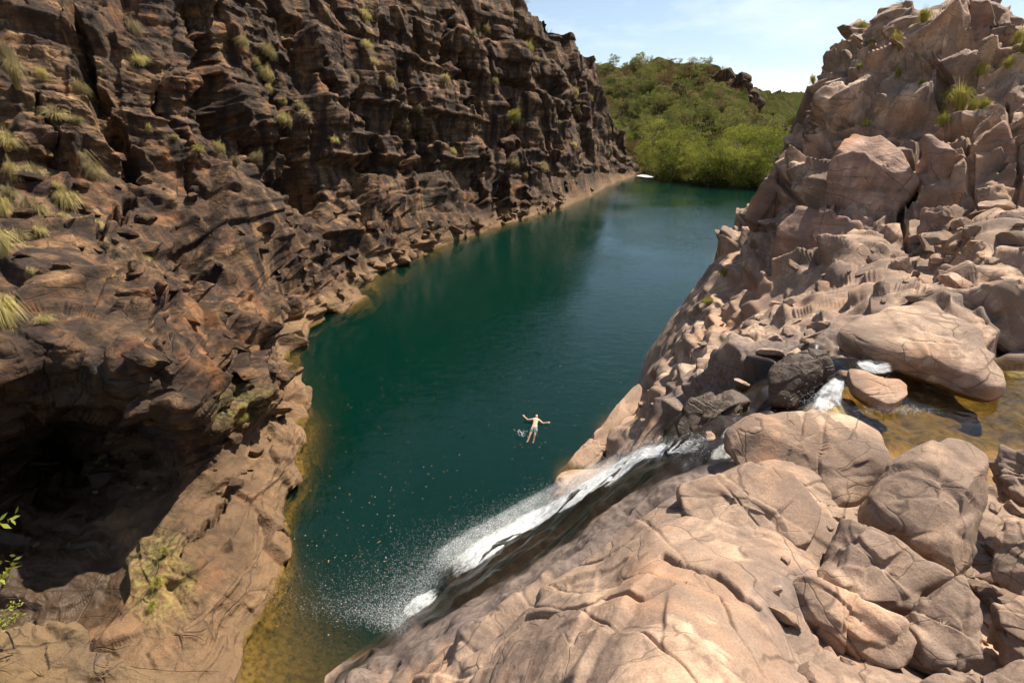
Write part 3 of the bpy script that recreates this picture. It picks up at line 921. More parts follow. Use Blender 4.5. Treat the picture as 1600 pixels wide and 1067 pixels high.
# ground beyond, out to the horizon, and the bed of the pool
m_ground, nt, out = new_mat('plain_ground')
n = N(nt)
n.link(n.principled(n.ramp(n.noise(n.pos(), 0.02, 5), (0.4, (0.10, 0.10, 0.04)), (0.6, (0.22, 0.16, 0.09))), 0.95), out.inputs['Surface'])
a = np.linspace(0, 2 * math.pi, 65)[:-1]
rings = [(0.01, -12.0), (250, -12.0), (900, -4.0), (6000, -4.0)]
gv = np.concatenate([np.stack([r * np.cos(a), r * np.sin(a) + 60, np.full_like(a, z)], -1) for r, z in rings])
gf = np.array([[k * 64 + i, k * 64 + (i + 1) % 64, (k + 1) * 64 + (i + 1) % 64, (k + 1) * 64 + i] for k in range(3) for i in range(64)])
tag(obj('ground', mesh_np('ground', gv, gf), m_ground), None, None, None, 'structure')

# ================================================================== water of the plunge pool
m_water, nt, out = new_mat('pool_water')
n = N(nt)
p = n.pos()
w1 = n.noise(n.mapped(p, (0.8, 1.7, 1.0), (0, 0, 0.5)), 0.9, 3, 0.5, 0.6)
w2 = n.noise(n.mapped(p, (1.0, 1.6, 1.0), (0, 0, -0.3)), 3.2, 2, 0.5, 0.3)
w3 = n.ramp(n.noise(p, 0.045, 2, 0.5), (0.38, 0.25), (0.62, 1.0))
wh = n.math('MULTIPLY', n.math('ADD', w1, n.math('MULTIPLY', w2, 0.35)), w3)
wb = n.bump(wh, 0.42, 0.18)
fr = n.node('ShaderNodeFresnel')
fr.inputs['IOR'].default_value = 1.33
n.link(wb, fr.inputs['Normal'])
gl = n.node('ShaderNodeBsdfGlossy')
gl.inputs['Roughness'].default_value = 0.04
gl.inputs['Color'].default_value = (1, 1, 1, 1)
n.link(wb, gl.inputs['Normal'])
tr = n.node('ShaderNodeBsdfTransparent')
ms = n.node('ShaderNodeMixShader')
n.link(fr.outputs[0], ms.inputs[0])
n.link(tr.outputs[0], ms.inputs[1])
n.link(gl.outputs[0], ms.inputs[2])
n.link(ms.outputs[0], out.inputs['Surface'])
va = n.node('ShaderNodeVolumeAbsorption')
va.inputs['Color'].default_value = (0.64, 0.62, 0.50, 1)
va.inputs['Density'].default_value = 0.95
vs = n.node('ShaderNodeVolumeScatter')
vs.inputs['Color'].default_value = (0.03, 1.0, 0.84, 1)
vs.inputs['Density'].default_value = 0.027
ad = n.node('ShaderNodeAddShader')
n.link(va.outputs[0], ad.inputs[0])
n.link(vs.outputs[0], ad.inputs[1])
n.link(ad.outputs[0], out.inputs['Volume'])
m_water.cycles.homogeneous_volume = True
bm = bmesh.new()
plan = [(-26, 6), (-4, 4), (6, 16), (14, 28), (40, 52), (110, 120), (135, 185), (40, 200), (-10, 120), (-32, 45)]
top = [bm.verts.new((x, y, 0)) for x, y in plan]
bot = [bm.verts.new((x, y, -11.5)) for x, y in plan]
bm.faces.new(top)
bm.faces.new(bot[::-1])
for k in range(len(plan)):
    bm.faces.new((top[k - 1], bot[k - 1], bot[k], top[k]))
bmesh.ops.recalc_face_normals(bm, faces=bm.faces)
me = bpy.data.meshes.new('pool_water')
bm.to_mesh(me)
bm.free()
water = tag(obj('pool_water', me, m_water), None, None, None, 'structure')

# the stream above the fall
m_stream, nt, out = new_mat('stream_water')
n = N(nt)
p = n.pos()
wb = n.bump(n.noise(p, 2.4, 3, 0.5, 0.8), 0.35, 0.10)
fr = n.node('ShaderNodeFresnel')
fr.inputs['IOR'].default_value = 1.33
n.link(wb, fr.inputs['Normal'])
gl = n.node('ShaderNodeBsdfGlossy')
gl.inputs['Roughness'].default_value = 0.05
n.link(wb, gl.inputs['Normal'])
tr = n.node('ShaderNodeBsdfTransparent')
tr.inputs['Color'].default_value = (0.84, 0.74, 0.48, 1)
ms = n.node('ShaderNodeMixShader')
n.link(fr.outputs[0], ms.inputs[0])
n.link(tr.outputs[0], ms.inputs[1])
n.link(gl.outputs[0], ms.inputs[2])
n.link(ms.outputs[0], out.inputs['Surface'])


def pixel_sheet(name, poly, z, mat, kind='structure'):
    pts = [zpt(x, y, z(x, y) if callable(z) else z) for x, y in poly]
    bm = bmesh.new()
    bm.faces.new([bm.verts.new(q) for q in pts])
    bmesh.ops.triangulate(bm, faces=bm.faces)
    bmesh.ops.recalc_face_normals(bm, faces=bm.faces)
    me = bpy.data.meshes.new(name)
    bm.to_mesh(me)
    bm.free()
    return tag(obj(name, me, mat), None, None, None, kind)


pixel_sheet('stream_water', [(1250, 640), (1290, 600), (1330, 575), (1400, 560), (1480, 570), (1560, 560), (1720, 580), (1720, 730), (1560, 730), (1420, 735), (1330, 690), (1270, 665)], 12.0, m_stream)

# ================================================================== white water
m_foam, nt, out = new_mat('white_water')
n = N(nt)
p = n.pos()
fl = n.attr('flow')
ed = n.attr('edge')
cmb = n.node('ShaderNodeCombineXYZ')
n.link(n.attr('along'), cmb.inputs[0])
n.link(n.attr('across'), cmb.inputs[1])
stk = n.noise(n.mapped(cmb.outputs[0], (3.0, 16.0, 1.0)), 1.0, 5, 0.6, 0.4)
lum = n.noise(p, 7.0, 4, 0.6)
den = n.math('ADD', n.math('MULTIPLY', stk, 0.7), n.math('MULTIPLY', lum, 0.5))
al = n.math('MULTIPLY', n.ramp(n.math('SUBTRACT', n.math('ADD', den, n.math('MULTIPLY', ed, 0.8)), 0.55), (0.32, 0.0), (0.85, 0.95)), 1.0)
d1 = n.node('ShaderNodeBsdfDiffuse')
d1.inputs['Color'].default_value = (0.86, 0.87, 0.86, 1)
n.link(n.bump(den, 0.6, 0.12), d1.inputs['Normal'])
d2 = n.node('ShaderNodeBsdfTranslucent')
d2.inputs['Color'].default_value = (0.75, 0.78, 0.78, 1)
m1 = n.node('ShaderNodeMixShader')
m1.inputs[0].default_value = 0.3
n.link(d1.outputs[0], m1.inputs[1])
n.link(d2.outputs[0], m1.inputs[2])
t1 = n.node('ShaderNodeBsdfTransparent')
m2 = n.node('ShaderNodeMixShader')
n.link(al, m2.inputs[0])
n.link(t1.outputs[0], m2.inputs[1])
n.link(m1.outputs[0], m2.inputs[2])
n.link(m2.outputs[0], out.inputs['Surface'])

# the torn, thinner water thrown off the fall
m_spray = m_foam.copy()
m_spray.name = 'thin_spray'
for _n in m_spray.node_tree.nodes:
    if _n.type == 'VALTORGB' and abs(_n.color_ramp.elements[1].position - 0.85) < 0.01:
        _n.color_ramp.elements[0].position = 0.34
        _n.color_ramp.elements[1].position = 1.0
        _n.color_ramp.elements[1].color = (0.30, 0.30, 0.30, 1)

m_casc = m_foam.copy()
m_casc.name = 'broken_water'
for _n in m_casc.node_tree.nodes:
    if _n.type == 'VALTORGB' and abs(_n.color_ramp.elements[1].position - 0.85) < 0.01:
        _n.color_ramp.elements[0].position = 0.46
        _n.color_ramp.elements[1].position = 1.0
        _n.color_ramp.elements[1].color = (0.9, 0.9, 0.9, 1)
m_drop, nt, out = new_mat('water_drops')
n = N(nt)
n.link(n.principled((0.9, 0.92, 0.92), 0.25, None, 0.6), out.inputs['Surface'])


def white_strip(name, left, right, lift, bulge, mat, nu=90, nw=24, seed=0, parent=None, fade=0.25, sheet=None, zfun=None):
    """running water between two pixel outlines, laid on the rock under it"""
    sheet = sheet or BANK
    def res(pts):
        q = np.array(pts, float)
        s = np.r_[0, np.cumsum(np.hypot(*np.diff(q, axis=0).T))]
        k = np.linspace(0, s[-1], nu)
        return np.stack([np.interp(k, s, q[:, 0]), np.interp(k, s, q[:, 1])], -1)
    A, B = res(left), res(right)
    w = np.linspace(0, 1, nw)
    PX = A[:, None, 0] * (1 - w) + B[:, None, 0] * w
    PY = A[:, None, 1] * (1 - w) + B[:, None, 1] * w
    iv, iu = sheet.index(PX, PY)
    S = sheet.P[iv, iu]
    _, _, T = project(S)
    if zfun is not None:
        T = (zfun(PX, PY) - CAM_H) / ray(PX, PY)[..., 2]
    T = np.minimum(T, (0.03 - CAM_H) / ray(PX, PY)[..., 2])
    for _ in range(25):
        Tp = np.pad(T, 2, mode='edge')
        T = (Tp[2:-2, :-4] + Tp[2:-2, 4:] + Tp[:-4, 2:-2] + Tp[4:, 2:-2] + Tp[2:-2, 2:-2]) / 5
    arch = np.sin(np.pi * w)[None, :] ** 0.6
    lift = lift(np.linspace(0, 1, nu))[:, None] if callable(lift) else lift
    P = at(PX, PY, T - lift - bulge * arch)
    P[..., 2] = np.maximum(P[..., 2], 0.04)
    P = P + (fbm(P / 0.5, 4, 70 + seed) * 0.16 * arch)[..., None] * np.array([-0.2, -0.4, 0.8])
    me = mesh_np(name, P.reshape(-1, 3), grid_faces(nu, nw))
    al_ = np.linspace(0, 1, nu)
    L = float(np.linalg.norm(np.diff(P[:, nw // 2], axis=0), axis=-1).sum())
    ends = np.minimum(np.clip(al_ / fade, 0, 1), np.clip((1 - al_) / fade, 0, 1))[:, None] if fade else 1.0
    edge = np.minimum(np.clip(w / 0.3, 0, 1), np.clip((1 - w) / 0.16, 0, 1))[None, :] * ends * np.ones((nu, nw))
    for nm, v in (('along', np.repeat((al_ * L)[:, None], nw, 1)), ('across', np.repeat(w[None, :], nu, 0)), ('edge', edge), ('flow', edge)):
        a_ = me.attributes.new(nm, 'FLOAT', 'POINT')
        a_.data.foreach_set('value', np.ascontiguousarray(v, np.float32).ravel())
    return obj(name, me, mat, parent)


fall = white_strip('waterfall', [(1124, 678), (1060, 684), (1000, 695), (946, 724), (890, 762), (820, 798), (745, 838), (700, 868), (676, 892)],
                   [(1112, 702), (1080, 712), (1040, 712), (1000, 722), (958, 758), (890, 796), (815, 838), (752, 884), (712, 908), (686, 918)], lambda v: 0.38 + 0.75 * np.clip(1 - v / 0.3, 0, 1), 0.22, m_foam, 150, 34, 1, fade=0.16)
veil = white_strip('spray_veil', [(990, 690), (930, 716), (860, 752), (790, 790), (725, 824), (672, 858), (636, 896)],
                   [(1000, 712), (955, 738), (905, 770), (830, 806), (765, 846), (712, 884), (680, 912)], 0.5, 0.35, m_spray, 130, 40, 5, parent=fall, fade=0.15)
tag(fall, 'white waterfall sliding down dark wet rock into the green pool', 'waterfall')
churn = white_strip('churned_foam', [(700, 905), (672, 915), (640, 930), (618, 950), (610, 972)], [(706, 922), (690, 935), (672, 950), (650, 968), (628, 985)], 0.02, 0.12, m_casc, 60, 26, 6, parent=fall, fade=0.35, zfun=lambda x, y: 0.12 + 0 * x)
casc = white_strip('cascade', [(1310, 582), (1290, 590), (1268, 612), (1245, 640), (1235, 652)], [(1322, 590), (1322, 610), (1318, 632), (1330, 648), (1345, 655)], 0.05, 0.10, m_casc, 60, 30, 2, fade=0.10, zfun=lambda x, y: 12.2 - 0.35 * np.clip((y - 585) / 65, 0, 1))
tag(casc, 'small white cascade pouring past the half-round boulder', 'cascade')
casc2 = white_strip('cascade', [(1325, 562), (1350, 556), (1392, 562)], [(1345, 582), (1375, 588), (1402, 584)], 0.05, 0.08, m_casc, 40, 20, 3, fade=0.2, zfun=lambda x, y: 12.12 + 0 * x)
tag(casc2, 'sparkling broken water behind the half-round boulder', 'cascade')
casc3 = white_strip('cascade', [(1190, 652), (1165, 652), (1135, 668), (1118, 682)], [(1192, 660), (1172, 664), (1150, 676), (1125, 692)], 0.10, 0.08, m_foam, 40, 16, 4, fade=0.25)
tag(casc3, 'thin white rill spilling between the dark rocks above the waterfall', 'cascade')


def drops(name, pts, rad, mat):
    """many tiny beads of water in one mesh"""
    o8 = np.array([[1, 0, 0], [-1, 0, 0], [0, 1, 0], [0, -1, 0], [0, 0, 1], [0, 0, -1]], float)
    f8 = np.array([[0, 2, 4], [2, 1, 4], [1, 3, 4], [3, 0, 4], [2, 0, 5], [1, 2, 5], [3, 1, 5], [0, 3, 5]])
    st = RNG.normal(0, 0.25, (len(pts), 6, 1)) + 1.0
    V = pts[:, None, :] + o8[None] * rad[:, None, None] * st
    F = (f8[None] + 6 * np.arange(len(pts))[:, None, None]).reshape(-1, 3)
    return tag(obj(name, mesh_np(name, V.reshape(-1, 3), F), mat), None, None, None, 'stuff')


path = np.array([(1110, 686), (1000, 700), (945, 728), (890, 762), (820, 800), (735, 845), (690, 885), (650, 935), (618, 975)], float)
ps = np.r_[0, np.cumsum(np.hypot(*np.diff(path, axis=0).T))]
nd = 26000
s = 1 - RNG.random(nd) ** 1.7
s = np.clip(s, 0.02, 1)
cx_, cy_ = np.interp(s * ps[-1], ps, path[:, 0]), np.interp(s * ps[-1], ps, path[:, 1])
spread = (10 + 50 * np.clip((s - 0.35) / 0.65, 0, 1) ** 1.2)
off = RNG.exponential(1.0, nd) * spread - 10
px_, py_ = cx_ - off * 0.80 + RNG.normal(0, 5, nd), cy_ - off * 0.30 + RNG.normal(0, 10, nd) + 0.15 * off
iv, iu = BANK.index(px_, py_)
Ts = project(BANK.P[iv, iu])[2]
r_ = ray(px_, py_)
Tw = (0.05 - CAM_H) / r_[:, 2]
inb = px_ > rb.xl(py_) + 5
Tb = np.where(inb, np.minimum(Ts, Tw), Tw)
dp = at(px_, py_, Tb - 0.15 - RNG.exponential(0.45, nd) * np.where(off < 30, 1.0, 0.5))
dp[:, 2] = np.maximum(dp[:, 2], 0.04)
drops('spray', dp, RNG.uniform(0.003, 0.009, nd) * (1 + 0.5 * (RNG.random(nd) < 0.06)) * np.clip(Tb / 17.0, 0.4, 1.1), m_drop)
# droplets tossed up by the cascades in the stream
nc = 2200
k = RNG.integers(0, 3, nc)
cxs = np.choose(k, [RNG.normal(1278, 22, nc), RNG.normal(1365, 22, nc), RNG.normal(1400, 30, nc)])
cys = np.choose(k, [RNG.normal(628, 16, nc), RNG.normal(572, 8, nc), RNG.normal(640, 4, nc)])
dz = 12.02 + RNG.exponential(0.05, nc)
drops('cascade_spray', np.array([zpt(a_, b_, c_) for a_, b_, c_ in zip(cxs, cys, dz)]), RNG.uniform(0.0015, 0.005, nc), m_drop)

# leaves and petals afloat on the pool
m_leaf_f, nt, out = new_mat('floating_leaf')
n = N(nt)
n.link(n.principled(n.ramp(n.noise(n.pos(), 0.9, 1), (0.4, (0.62, 0.60, 0.42)), (0.6, (0.55, 0.42, 0.12))), 0.7), out.inputs['Surface'])
nl = 520
cen = np.array([(560, 520), (540, 600), (700, 560), (640, 760), (520, 760), (840, 600), (960, 480), (530, 900), (760, 480), (900, 700)], float)
ck = RNG.integers(0, len(cen), nl)
lx, ly = cen[ck, 0] + RNG.normal(0, 60, nl), cen[ck, 1] + RNG.normal(0, 50, nl)
L_ = at_z(lx, ly, 0.012)
ang = RNG.random(nl) * 6.28
sz = RNG.uniform(0.014, 0.036, nl)
u_ = np.stack([np.cos(ang), np.sin(ang), np.zeros(nl)], -1) * sz[:, None]
v_ = np.stack([-np.sin(ang), np.cos(ang), np.zeros(nl)], -1) * sz[:, None] * 0.5
V = np.stack([L_ - u_, L_ - v_, L_ + u_, L_ + v_], 1).reshape(-1, 3)
tag(obj('floating_leaves', mesh_np('floating_leaves', V, np.arange(nl * 4).reshape(-1, 4)), m_leaf_f), None, None, None, 'stuff')
# the pale wash where the creek leaves the pool
wash = pixel_sheet('creek_wash', [(994, 275), (1004, 272.6), (1018, 274.0), (1026, 277.2), (1012, 277.6)], 0.25, m_drop)
tag(wash, 'white riffle where water leaves the pool below the far trees', 'riffle', kind='thing')

m_amber, nt, out = new_mat('amber_rock')
n = N(nt)
n.link(n.principled(n.ramp(n.noise(n.pos(), 3.0, 6, 0.65), (0.35, (0.055, 0.038, 0.008)), (0.65, (0.16, 0.108, 0.022))), 0.9, n.bump(n.noise(n.pos(), 5, 5), 0.4, 0.06)), out.inputs['Surface'])
M_AMBER = m_amber


# ================================================================== boulders with the outlines the photograph shows
def outline_rock(name, poly, t, lean=0.55, front=0.5, back=0.7, square=2.6, seed=0, relief=0.05, cell=0.6, nth=120, nph=72, mat=None, rough=0.03, cut=(), yaw=0.0, beta=25, facet=0, relax=1):
    """a closed boulder: its widest ring lies on a plane through the given depth and shows the traced outline, and the stone bulges to both
    sides of that plane. lean 0: the plane faces the camera, 1: it lies level."""
    q = np.array(poly, float)
    c = q.mean(0)
    ang = np.unwrap(np.arctan2(q[:, 1] - c[1], q[:, 0] - c[0]))
    if ang[-1] < ang[0]:
        q, ang = q[::-1], np.unwrap(np.arctan2(q[::-1, 1] - c[1], q[::-1, 0] - c[0]))
    # resample the outline by angle, gently rounded
    qq = np.concatenate([q, q[:1]])
    dense = np.concatenate([qq[i] + (qq[i + 1] - qq[i]) * np.linspace(0, 1, 30)[:-1, None] for i in range(len(q))])
    for _ in range(12):
        dense = (dense + np.roll(dense, 1, 0) + np.roll(dense, -1, 0)) / 3
    da = np.arctan2(dense[:, 1] - c[1], dense[:, 0] - c[0])
    dr = np.hypot(dense[:, 1] - c[1], dense[:, 0] - c[0])
    o_ = np.argsort(da)
    th = np.linspace(-np.pi, np.pi, nth, endpoint=False)
    R = np.interp(th, np.r_[da[o_] - 2 * np.pi, da[o_], da[o_] + 2 * np.pi], np.r_[dr[o_], dr[o_], dr[o_]])
    C = at(c[0], c[1], np.array(t))
    v = -ray(c[0], c[1])
    v /= np.linalg.norm(v)
    nrm = v * (1 - lean) + np.array([0.15 * math.sin(yaw), 0, 1.0]) * lean
    nrm /= np.linalg.norm(nrm)
    hf = 1 - (1 - np.linspace(0, 1, nph // 2 + 1)) ** 1.7
    sn = np.r_[hf, hf[-2::-1]]
    cs = (1 - sn ** square) ** (1 / square)
    cs[nph // 2 + 1:] *= -1
    nph = len(sn)
    PX = c[0] + R[None, :] * np.cos(th)[None, :] * sn[:, None]
    PY = c[1] + R[None, :] * np.sin(th)[None, :] * sn[:, None]
    r_ = ray(PX, PY)
    cam = np.array([0, 0, CAM_H])
    tt = ((C - cam) @ nrm) / (r_ @ nrm)
    size = float(R.mean()) * t / FPX
    P = cam + r_ * tt[..., None] + nrm * (np.where(cs > 0, front, back) * cs * size)[:, None, None]
    ctr = P.mean((0, 1))
    # flat breaks
    rf = random.Random(900 + seed)
    cut = list(cut)
    for _ in range(facet):
        fn = v * 0.9 + np.array([rf.gauss(0, 0.8), rf.gauss(0, 0.8), rf.gauss(0, 0.8)])
        fn /= np.linalg.norm(fn)
        cut.append((*fn, rf.uniform(0.62, 0.9) * float(((P - ctr) @ fn).max()) / size))
    for (nx, ny, nz, d) in cut:
        cn = np.array([nx, ny, nz], float)
        cn /= np.linalg.norm(cn)
        s = (P - ctr) @ cn - d * size
        P = P - np.maximum(s, 0)[..., None] * cn
    N_ = P - ctr
    N_ /= np.linalg.norm(N_, axis=-1, keepdims=True) + 1e-9
    h = boxes(P, (cell * 1.5, cell * 1.1, cell * 0.8), relief, 0.6, 0.04, 100 + seed, rot_xyz(15 + seed * 7, 20, seed * 13), cell * 0.25)
    h += blocks(P, (cell * 0.8, cell * 0.7, cell * 0.6), relief * 0.45, 1.0, 0.3, 60, 150 + seed, rot_xyz(5, 30, seed * 23), cell * 0.1)
    h += fbm(P / (size * 0.9), 2, 200 + seed) * relief * 0.4 + fbm(P / 0.22, 3, 300 + seed) * rough * 0.5
    rr = random.Random(seed)
    pl = []
    for _ in range(4):
        nn = np.array([rr.gauss(0, 1), rr.gauss(0, 1), rr.gauss(0, 0.7)])
        nn /= np.linalg.norm(nn)
        pl.append((nn, float(ctr @ nn) + rr.uniform(-0.6, 0.6) * size))
    h += cracks(P, pl, max(0.006, 0.012 * size), 0.05 * size ** 0.5, relief * 0.3, 0.12 * size, 400 + seed)
    P = P + N_ * h[..., None]
    for _ in range(relax):
        Q = np.concatenate([P[:, -1:], P, P[:, :1]], 1)
        Z = P.copy()
        Z[1:-1] = 0.4 * P[1:-1] + 0.15 * (P[2:] + P[:-2] + Q[1:-1, 2:] + Q[1:-1, :-2])
        P = Z
    P[0], P[-1] = P[0].mean(0), P[-1].mean(0)
    base = np.array([ctr[0], ctr[1], P[..., 2].min()])
    i = np.arange(nph - 1)[:, None] * nth + np.arange(nth)[None, :]
    j = np.arange(nph - 1)[:, None] * nth + (np.arange(nth)[None, :] + 1) % nth
    F = np.stack([i, j, j + nth, i + nth], -1).reshape(-1, 4)
    me = mesh_np(name, (P - base).reshape(-1, 3), F)
    bm = bmesh.new()
    bm.from_mesh(me)
    bmesh.ops.remove_doubles(bm, verts=bm.verts, dist=1e-5)
    bmesh.ops.recalc_face_normals(bm, faces=bm.faces)
    bm.to_mesh(me)
    bm.free()
    return obj(name, me, mat or M_PALE, None, base)


def boulder(label, poly, t, **kw):
    name = kw.pop('name', 'boulder')
    o = outline_rock(name, poly, t, **kw)
    return tag(o, label, 'boulder')


# around the stream
boulder('large smooth grey-pink boulder with deep grooves overhanging the amber stream pool', [(1300, 522), (1335, 496), (1400, 482), (1440, 480), (1490, 496), (1535, 522), (1552, 550), (1560, 585), (1568, 612), (1545, 616), (1505, 604), (1465, 586), (1430, 574), (1400, 566), (1350, 552), (1318, 538)],
        9.45, lean=0.72, front=0.30, back=0.45, square=3.2, seed=1, relief=0.16, cell=1.5, rough=0.015, nth=140, nph=80)
boulder('half-round pink boulder standing between the cascades in the stream', [(1324, 578), (1345, 579), (1375, 590), (1408, 593), (1419, 603), (1416, 618), (1400, 630), (1384, 632), (1350, 616), (1330, 602)],
        8.5, lean=0.72, front=0.14, back=0.95, square=4.5, seed=2, relief=0.03, cell=0.9, rough=0.006, nth=100, nph=60)
boulder('dark wet rock leaning over the near side of the cascade head', [(1200, 600), (1218, 558), (1260, 545), (1308, 553), (1312, 572), (1270, 604), (1240, 640), (1200, 636)], 9.7, lean=0.35, front=0.45, back=0.6, square=4.0, seed=3, relief=0.14, cell=0.8, facet=3, mat=M_WET)
boulder('low black rock beside the head of the waterfall', [(1050, 668), (1075, 630), (1110, 612), (1165, 618), (1190, 640), (1165, 662), (1130, 672), (1100, 690), (1062, 690)], 10.2, lean=0.4, front=0.4, back=0.6, square=4.0, seed=61, relief=0.16, cell=0.7, facet=3, mat=M_WET)
boulder('drowned amber boulder below the surface of the stream pool', [(1390, 640), (1420, 610), (1490, 625), (1530, 650), (1520, 672), (1440, 690), (1400, 672)], 8.85, lean=0.85, front=0.25, back=0.6, seed=4, relief=0.04, cell=0.8, rough=0.01, mat=M_AMBER)
boulder('rounded submerged boulder behind the domed boulder in the stream pool', [(1335, 665), (1380, 655), (1415, 675), (1440, 705), (1420, 730), (1370, 715), (1340, 690)], 8.4, lean=0.85, front=0.25, back=0.5, seed=5, relief=0.04, cell=0.8, rough=0.01, mat=M_AMBER)
# the near boulders
boulder('broad domed pale boulder with a veined crown between stream and slab', [(1132, 678), (1165, 655), (1215, 641), (1270, 643), (1330, 658), (1380, 688), (1412, 722), (1405, 745), (1330, 790), (1290, 800), (1240, 790), (1180, 760), (1140, 720)],
        7.0, lean=0.62, front=0.30, back=0.5, square=3.0, seed=6, relief=0.10, cell=1.0, rough=0.012, nth=150, nph=84, facet=3)
boulder('big smooth pale boulder with a chipped lower corner beside the slab', [(1058, 765), (1072, 745), (1110, 700), (1160, 690), (1215, 715), (1262, 770), (1282, 800), (1268, 850), (1230, 900), (1190, 925), (1150, 905), (1100, 850), (1066, 800)],
        5.72, lean=0.6, front=0.12, back=0.55, square=6.5, seed=7, relief=0.08, cell=0.9, rough=0.012, nth=160, nph=90, facet=5)
boulder('tall rounded pale boulder with a smooth sunlit flank at the stream edge', [(1330, 800), (1370, 762), (1420, 725), (1470, 692), (1505, 692), (1540, 715), (1545, 780), (1540, 850), (1520, 900), (1500, 925), (1460, 890), (1400, 850), (1350, 830)],
        5.5, lean=0.5, front=0.38, back=0.6, square=3.2, seed=8, relief=0.09, cell=0.9, rough=0.012, nth=150, nph=84, facet=4)
boulder('angular fractured block with a sunlit top below the rounded boulder', [(1290, 840), (1312, 798), (1345, 812), (1400, 850), (1450, 885), (1480, 905), (1420, 945), (1390, 960), (1330, 955), (1280, 920), (1275, 880)],
        4.95, lean=0.5, front=0.34, back=0.6, square=5.0, seed=9, relief=0.12, cell=0.45, rough=0.02, facet=4, nth=130, nph=76)
boulder('dark shaded ledge block under the fractured block', [(1190, 950), (1215, 915), (1275, 920), (1350, 950), (1400, 965), (1420, 1000), (1400, 1050), (1320, 1030), (1250, 985)], 4.4, lean=0.35, front=0.22, back=0.6, square=5.0, seed=10, relief=0.10, cell=0.45, facet=3, nth=120, nph=70)
boulder('cracked upright block beside the dark gap near the frame edge', [(1405, 985), (1440, 930), (1500, 900), (1524, 930), (1532, 985), (1505, 1045), (1440, 1066), (1405, 1035)], 4.25, lean=0.35, front=0.34, back=0.6, square=4.5, seed=11, relief=0.10, cell=0.45, facet=3, nth=120, nph=70)
boulder('knobbly orange-pink rock at the stream edge beside the rounded boulder', [(1540, 715), (1560, 700), (1600, 705), (1650, 720), (1650, 800), (1590, 800), (1555, 770)], 5.8, lean=0.4, front=0.4, back=0.6, square=4.0, seed=12, relief=0.12, cell=0.35, facet=5)
boulder('pale block with a broken corner at the picture edge under the knobbly rock', [(1545, 850), (1575, 810), (1640, 800), (1660, 900), (1600, 930), (1550, 900)], 5.0, lean=0.4, front=0.4, back=0.6, square=4.5, seed=13, relief=0.10, cell=0.4, facet=4)
boulder('rounded pale rock low at the picture edge below the broken block', [(1540, 960), (1590, 925), (1660, 930), (1660, 1040), (1590, 1060), (1545, 1020)], 4.3, lean=0.4, front=0.4, back=0.6, square=3.6, seed=14, relief=0.10, cell=0.4, facet=3)
boulder('flat pale flagstone lying at the foot of the dark ledge block', [(1140, 1040), (1200, 990), (1265, 985), (1320, 1030), (1330, 1080), (1240, 1120), (1150, 1100)], 3.9, lean=0.7, front=0.14, back=0.5, square=5.5, seed=15, relief=0.06, cell=0.4, nth=120, nph=70)
boulder('jagged pale rock in the lower corner below the upright block', [(1400, 1075), (1450, 1050), (1530, 1045), (1600, 1030), (1660, 1060), (1640, 1130), (1450, 1140)], 3.8, lean=0.5, front=0.3, back=0.5, square=4.4, seed=16, relief=0.10, cell=0.35, facet=4)
# the bank under the crag
boulder('long smooth orange-pink slab sloping into the pool below the rubble', [(858, 782), (870, 742), (900, 708), (935, 670), (970, 628), (998, 594), (1006, 606), (995, 640), (965, 682), (935, 722), (900, 748), (872, 782)], 26.2, lean=0.45, front=0.12, back=0.5, square=4.5, seed=62, relief=0.25, cell=2.6, rough=0.03, nth=150, nph=70)
boulder('grey angular boulder standing in the rubble above the dark gully', [(1152, 545), (1160, 515), (1178, 502), (1198, 512), (1200, 535), (1185, 552), (1165, 556)], 13.6, lean=0.3, front=0.6, back=0.7, square=4.5, seed=17, relief=0.14, cell=0.7, nth=72, nph=44, facet=4)
boulder('wedge-shaped brown boulder on the rubble slope below the crag', [(1478, 425), (1500, 418), (1530, 432), (1525, 452), (1500, 456), (1482, 445)], 14.2, lean=0.4, front=0.6, back=0.7, square=4.5, seed=18, relief=0.12, cell=0.6, nth=72, nph=44, facet=4)
boulder('block with a shaded face lying under the crag foot', [(1505, 368), (1540, 352), (1580, 370), (1588, 395), (1560, 405), (1520, 390)], 16.0, lean=0.4, front=0.6, back=0.7, square=4.5, seed=19, relief=0.14, cell=0.7, nth=72, nph=44, facet=4)
boulder('big squarish block leaning on the foot of the crag', [(1432, 360), (1436, 330), (1460, 322), (1482, 332), (1484, 370), (1462, 388), (1440, 384)], 18.2, lean=0.25, front=0.6, back=0.7, square=5.0, seed=20, relief=0.2, cell=0.9, nth=72, nph=44, mat=M_PINK, facet=4)
boulder('dark shaded ledge overhanging the far side of the stream pool', [(1400, 465), (1470, 452), (1540, 445), (1640, 440), (1660, 560), (1600, 590), (1555, 545), (1500, 500), (1440, 480)], 11.4, lean=0.1, front=0.3, back=0.6, square=4.0, seed=21, relief=0.2, cell=0.9, facet=2)
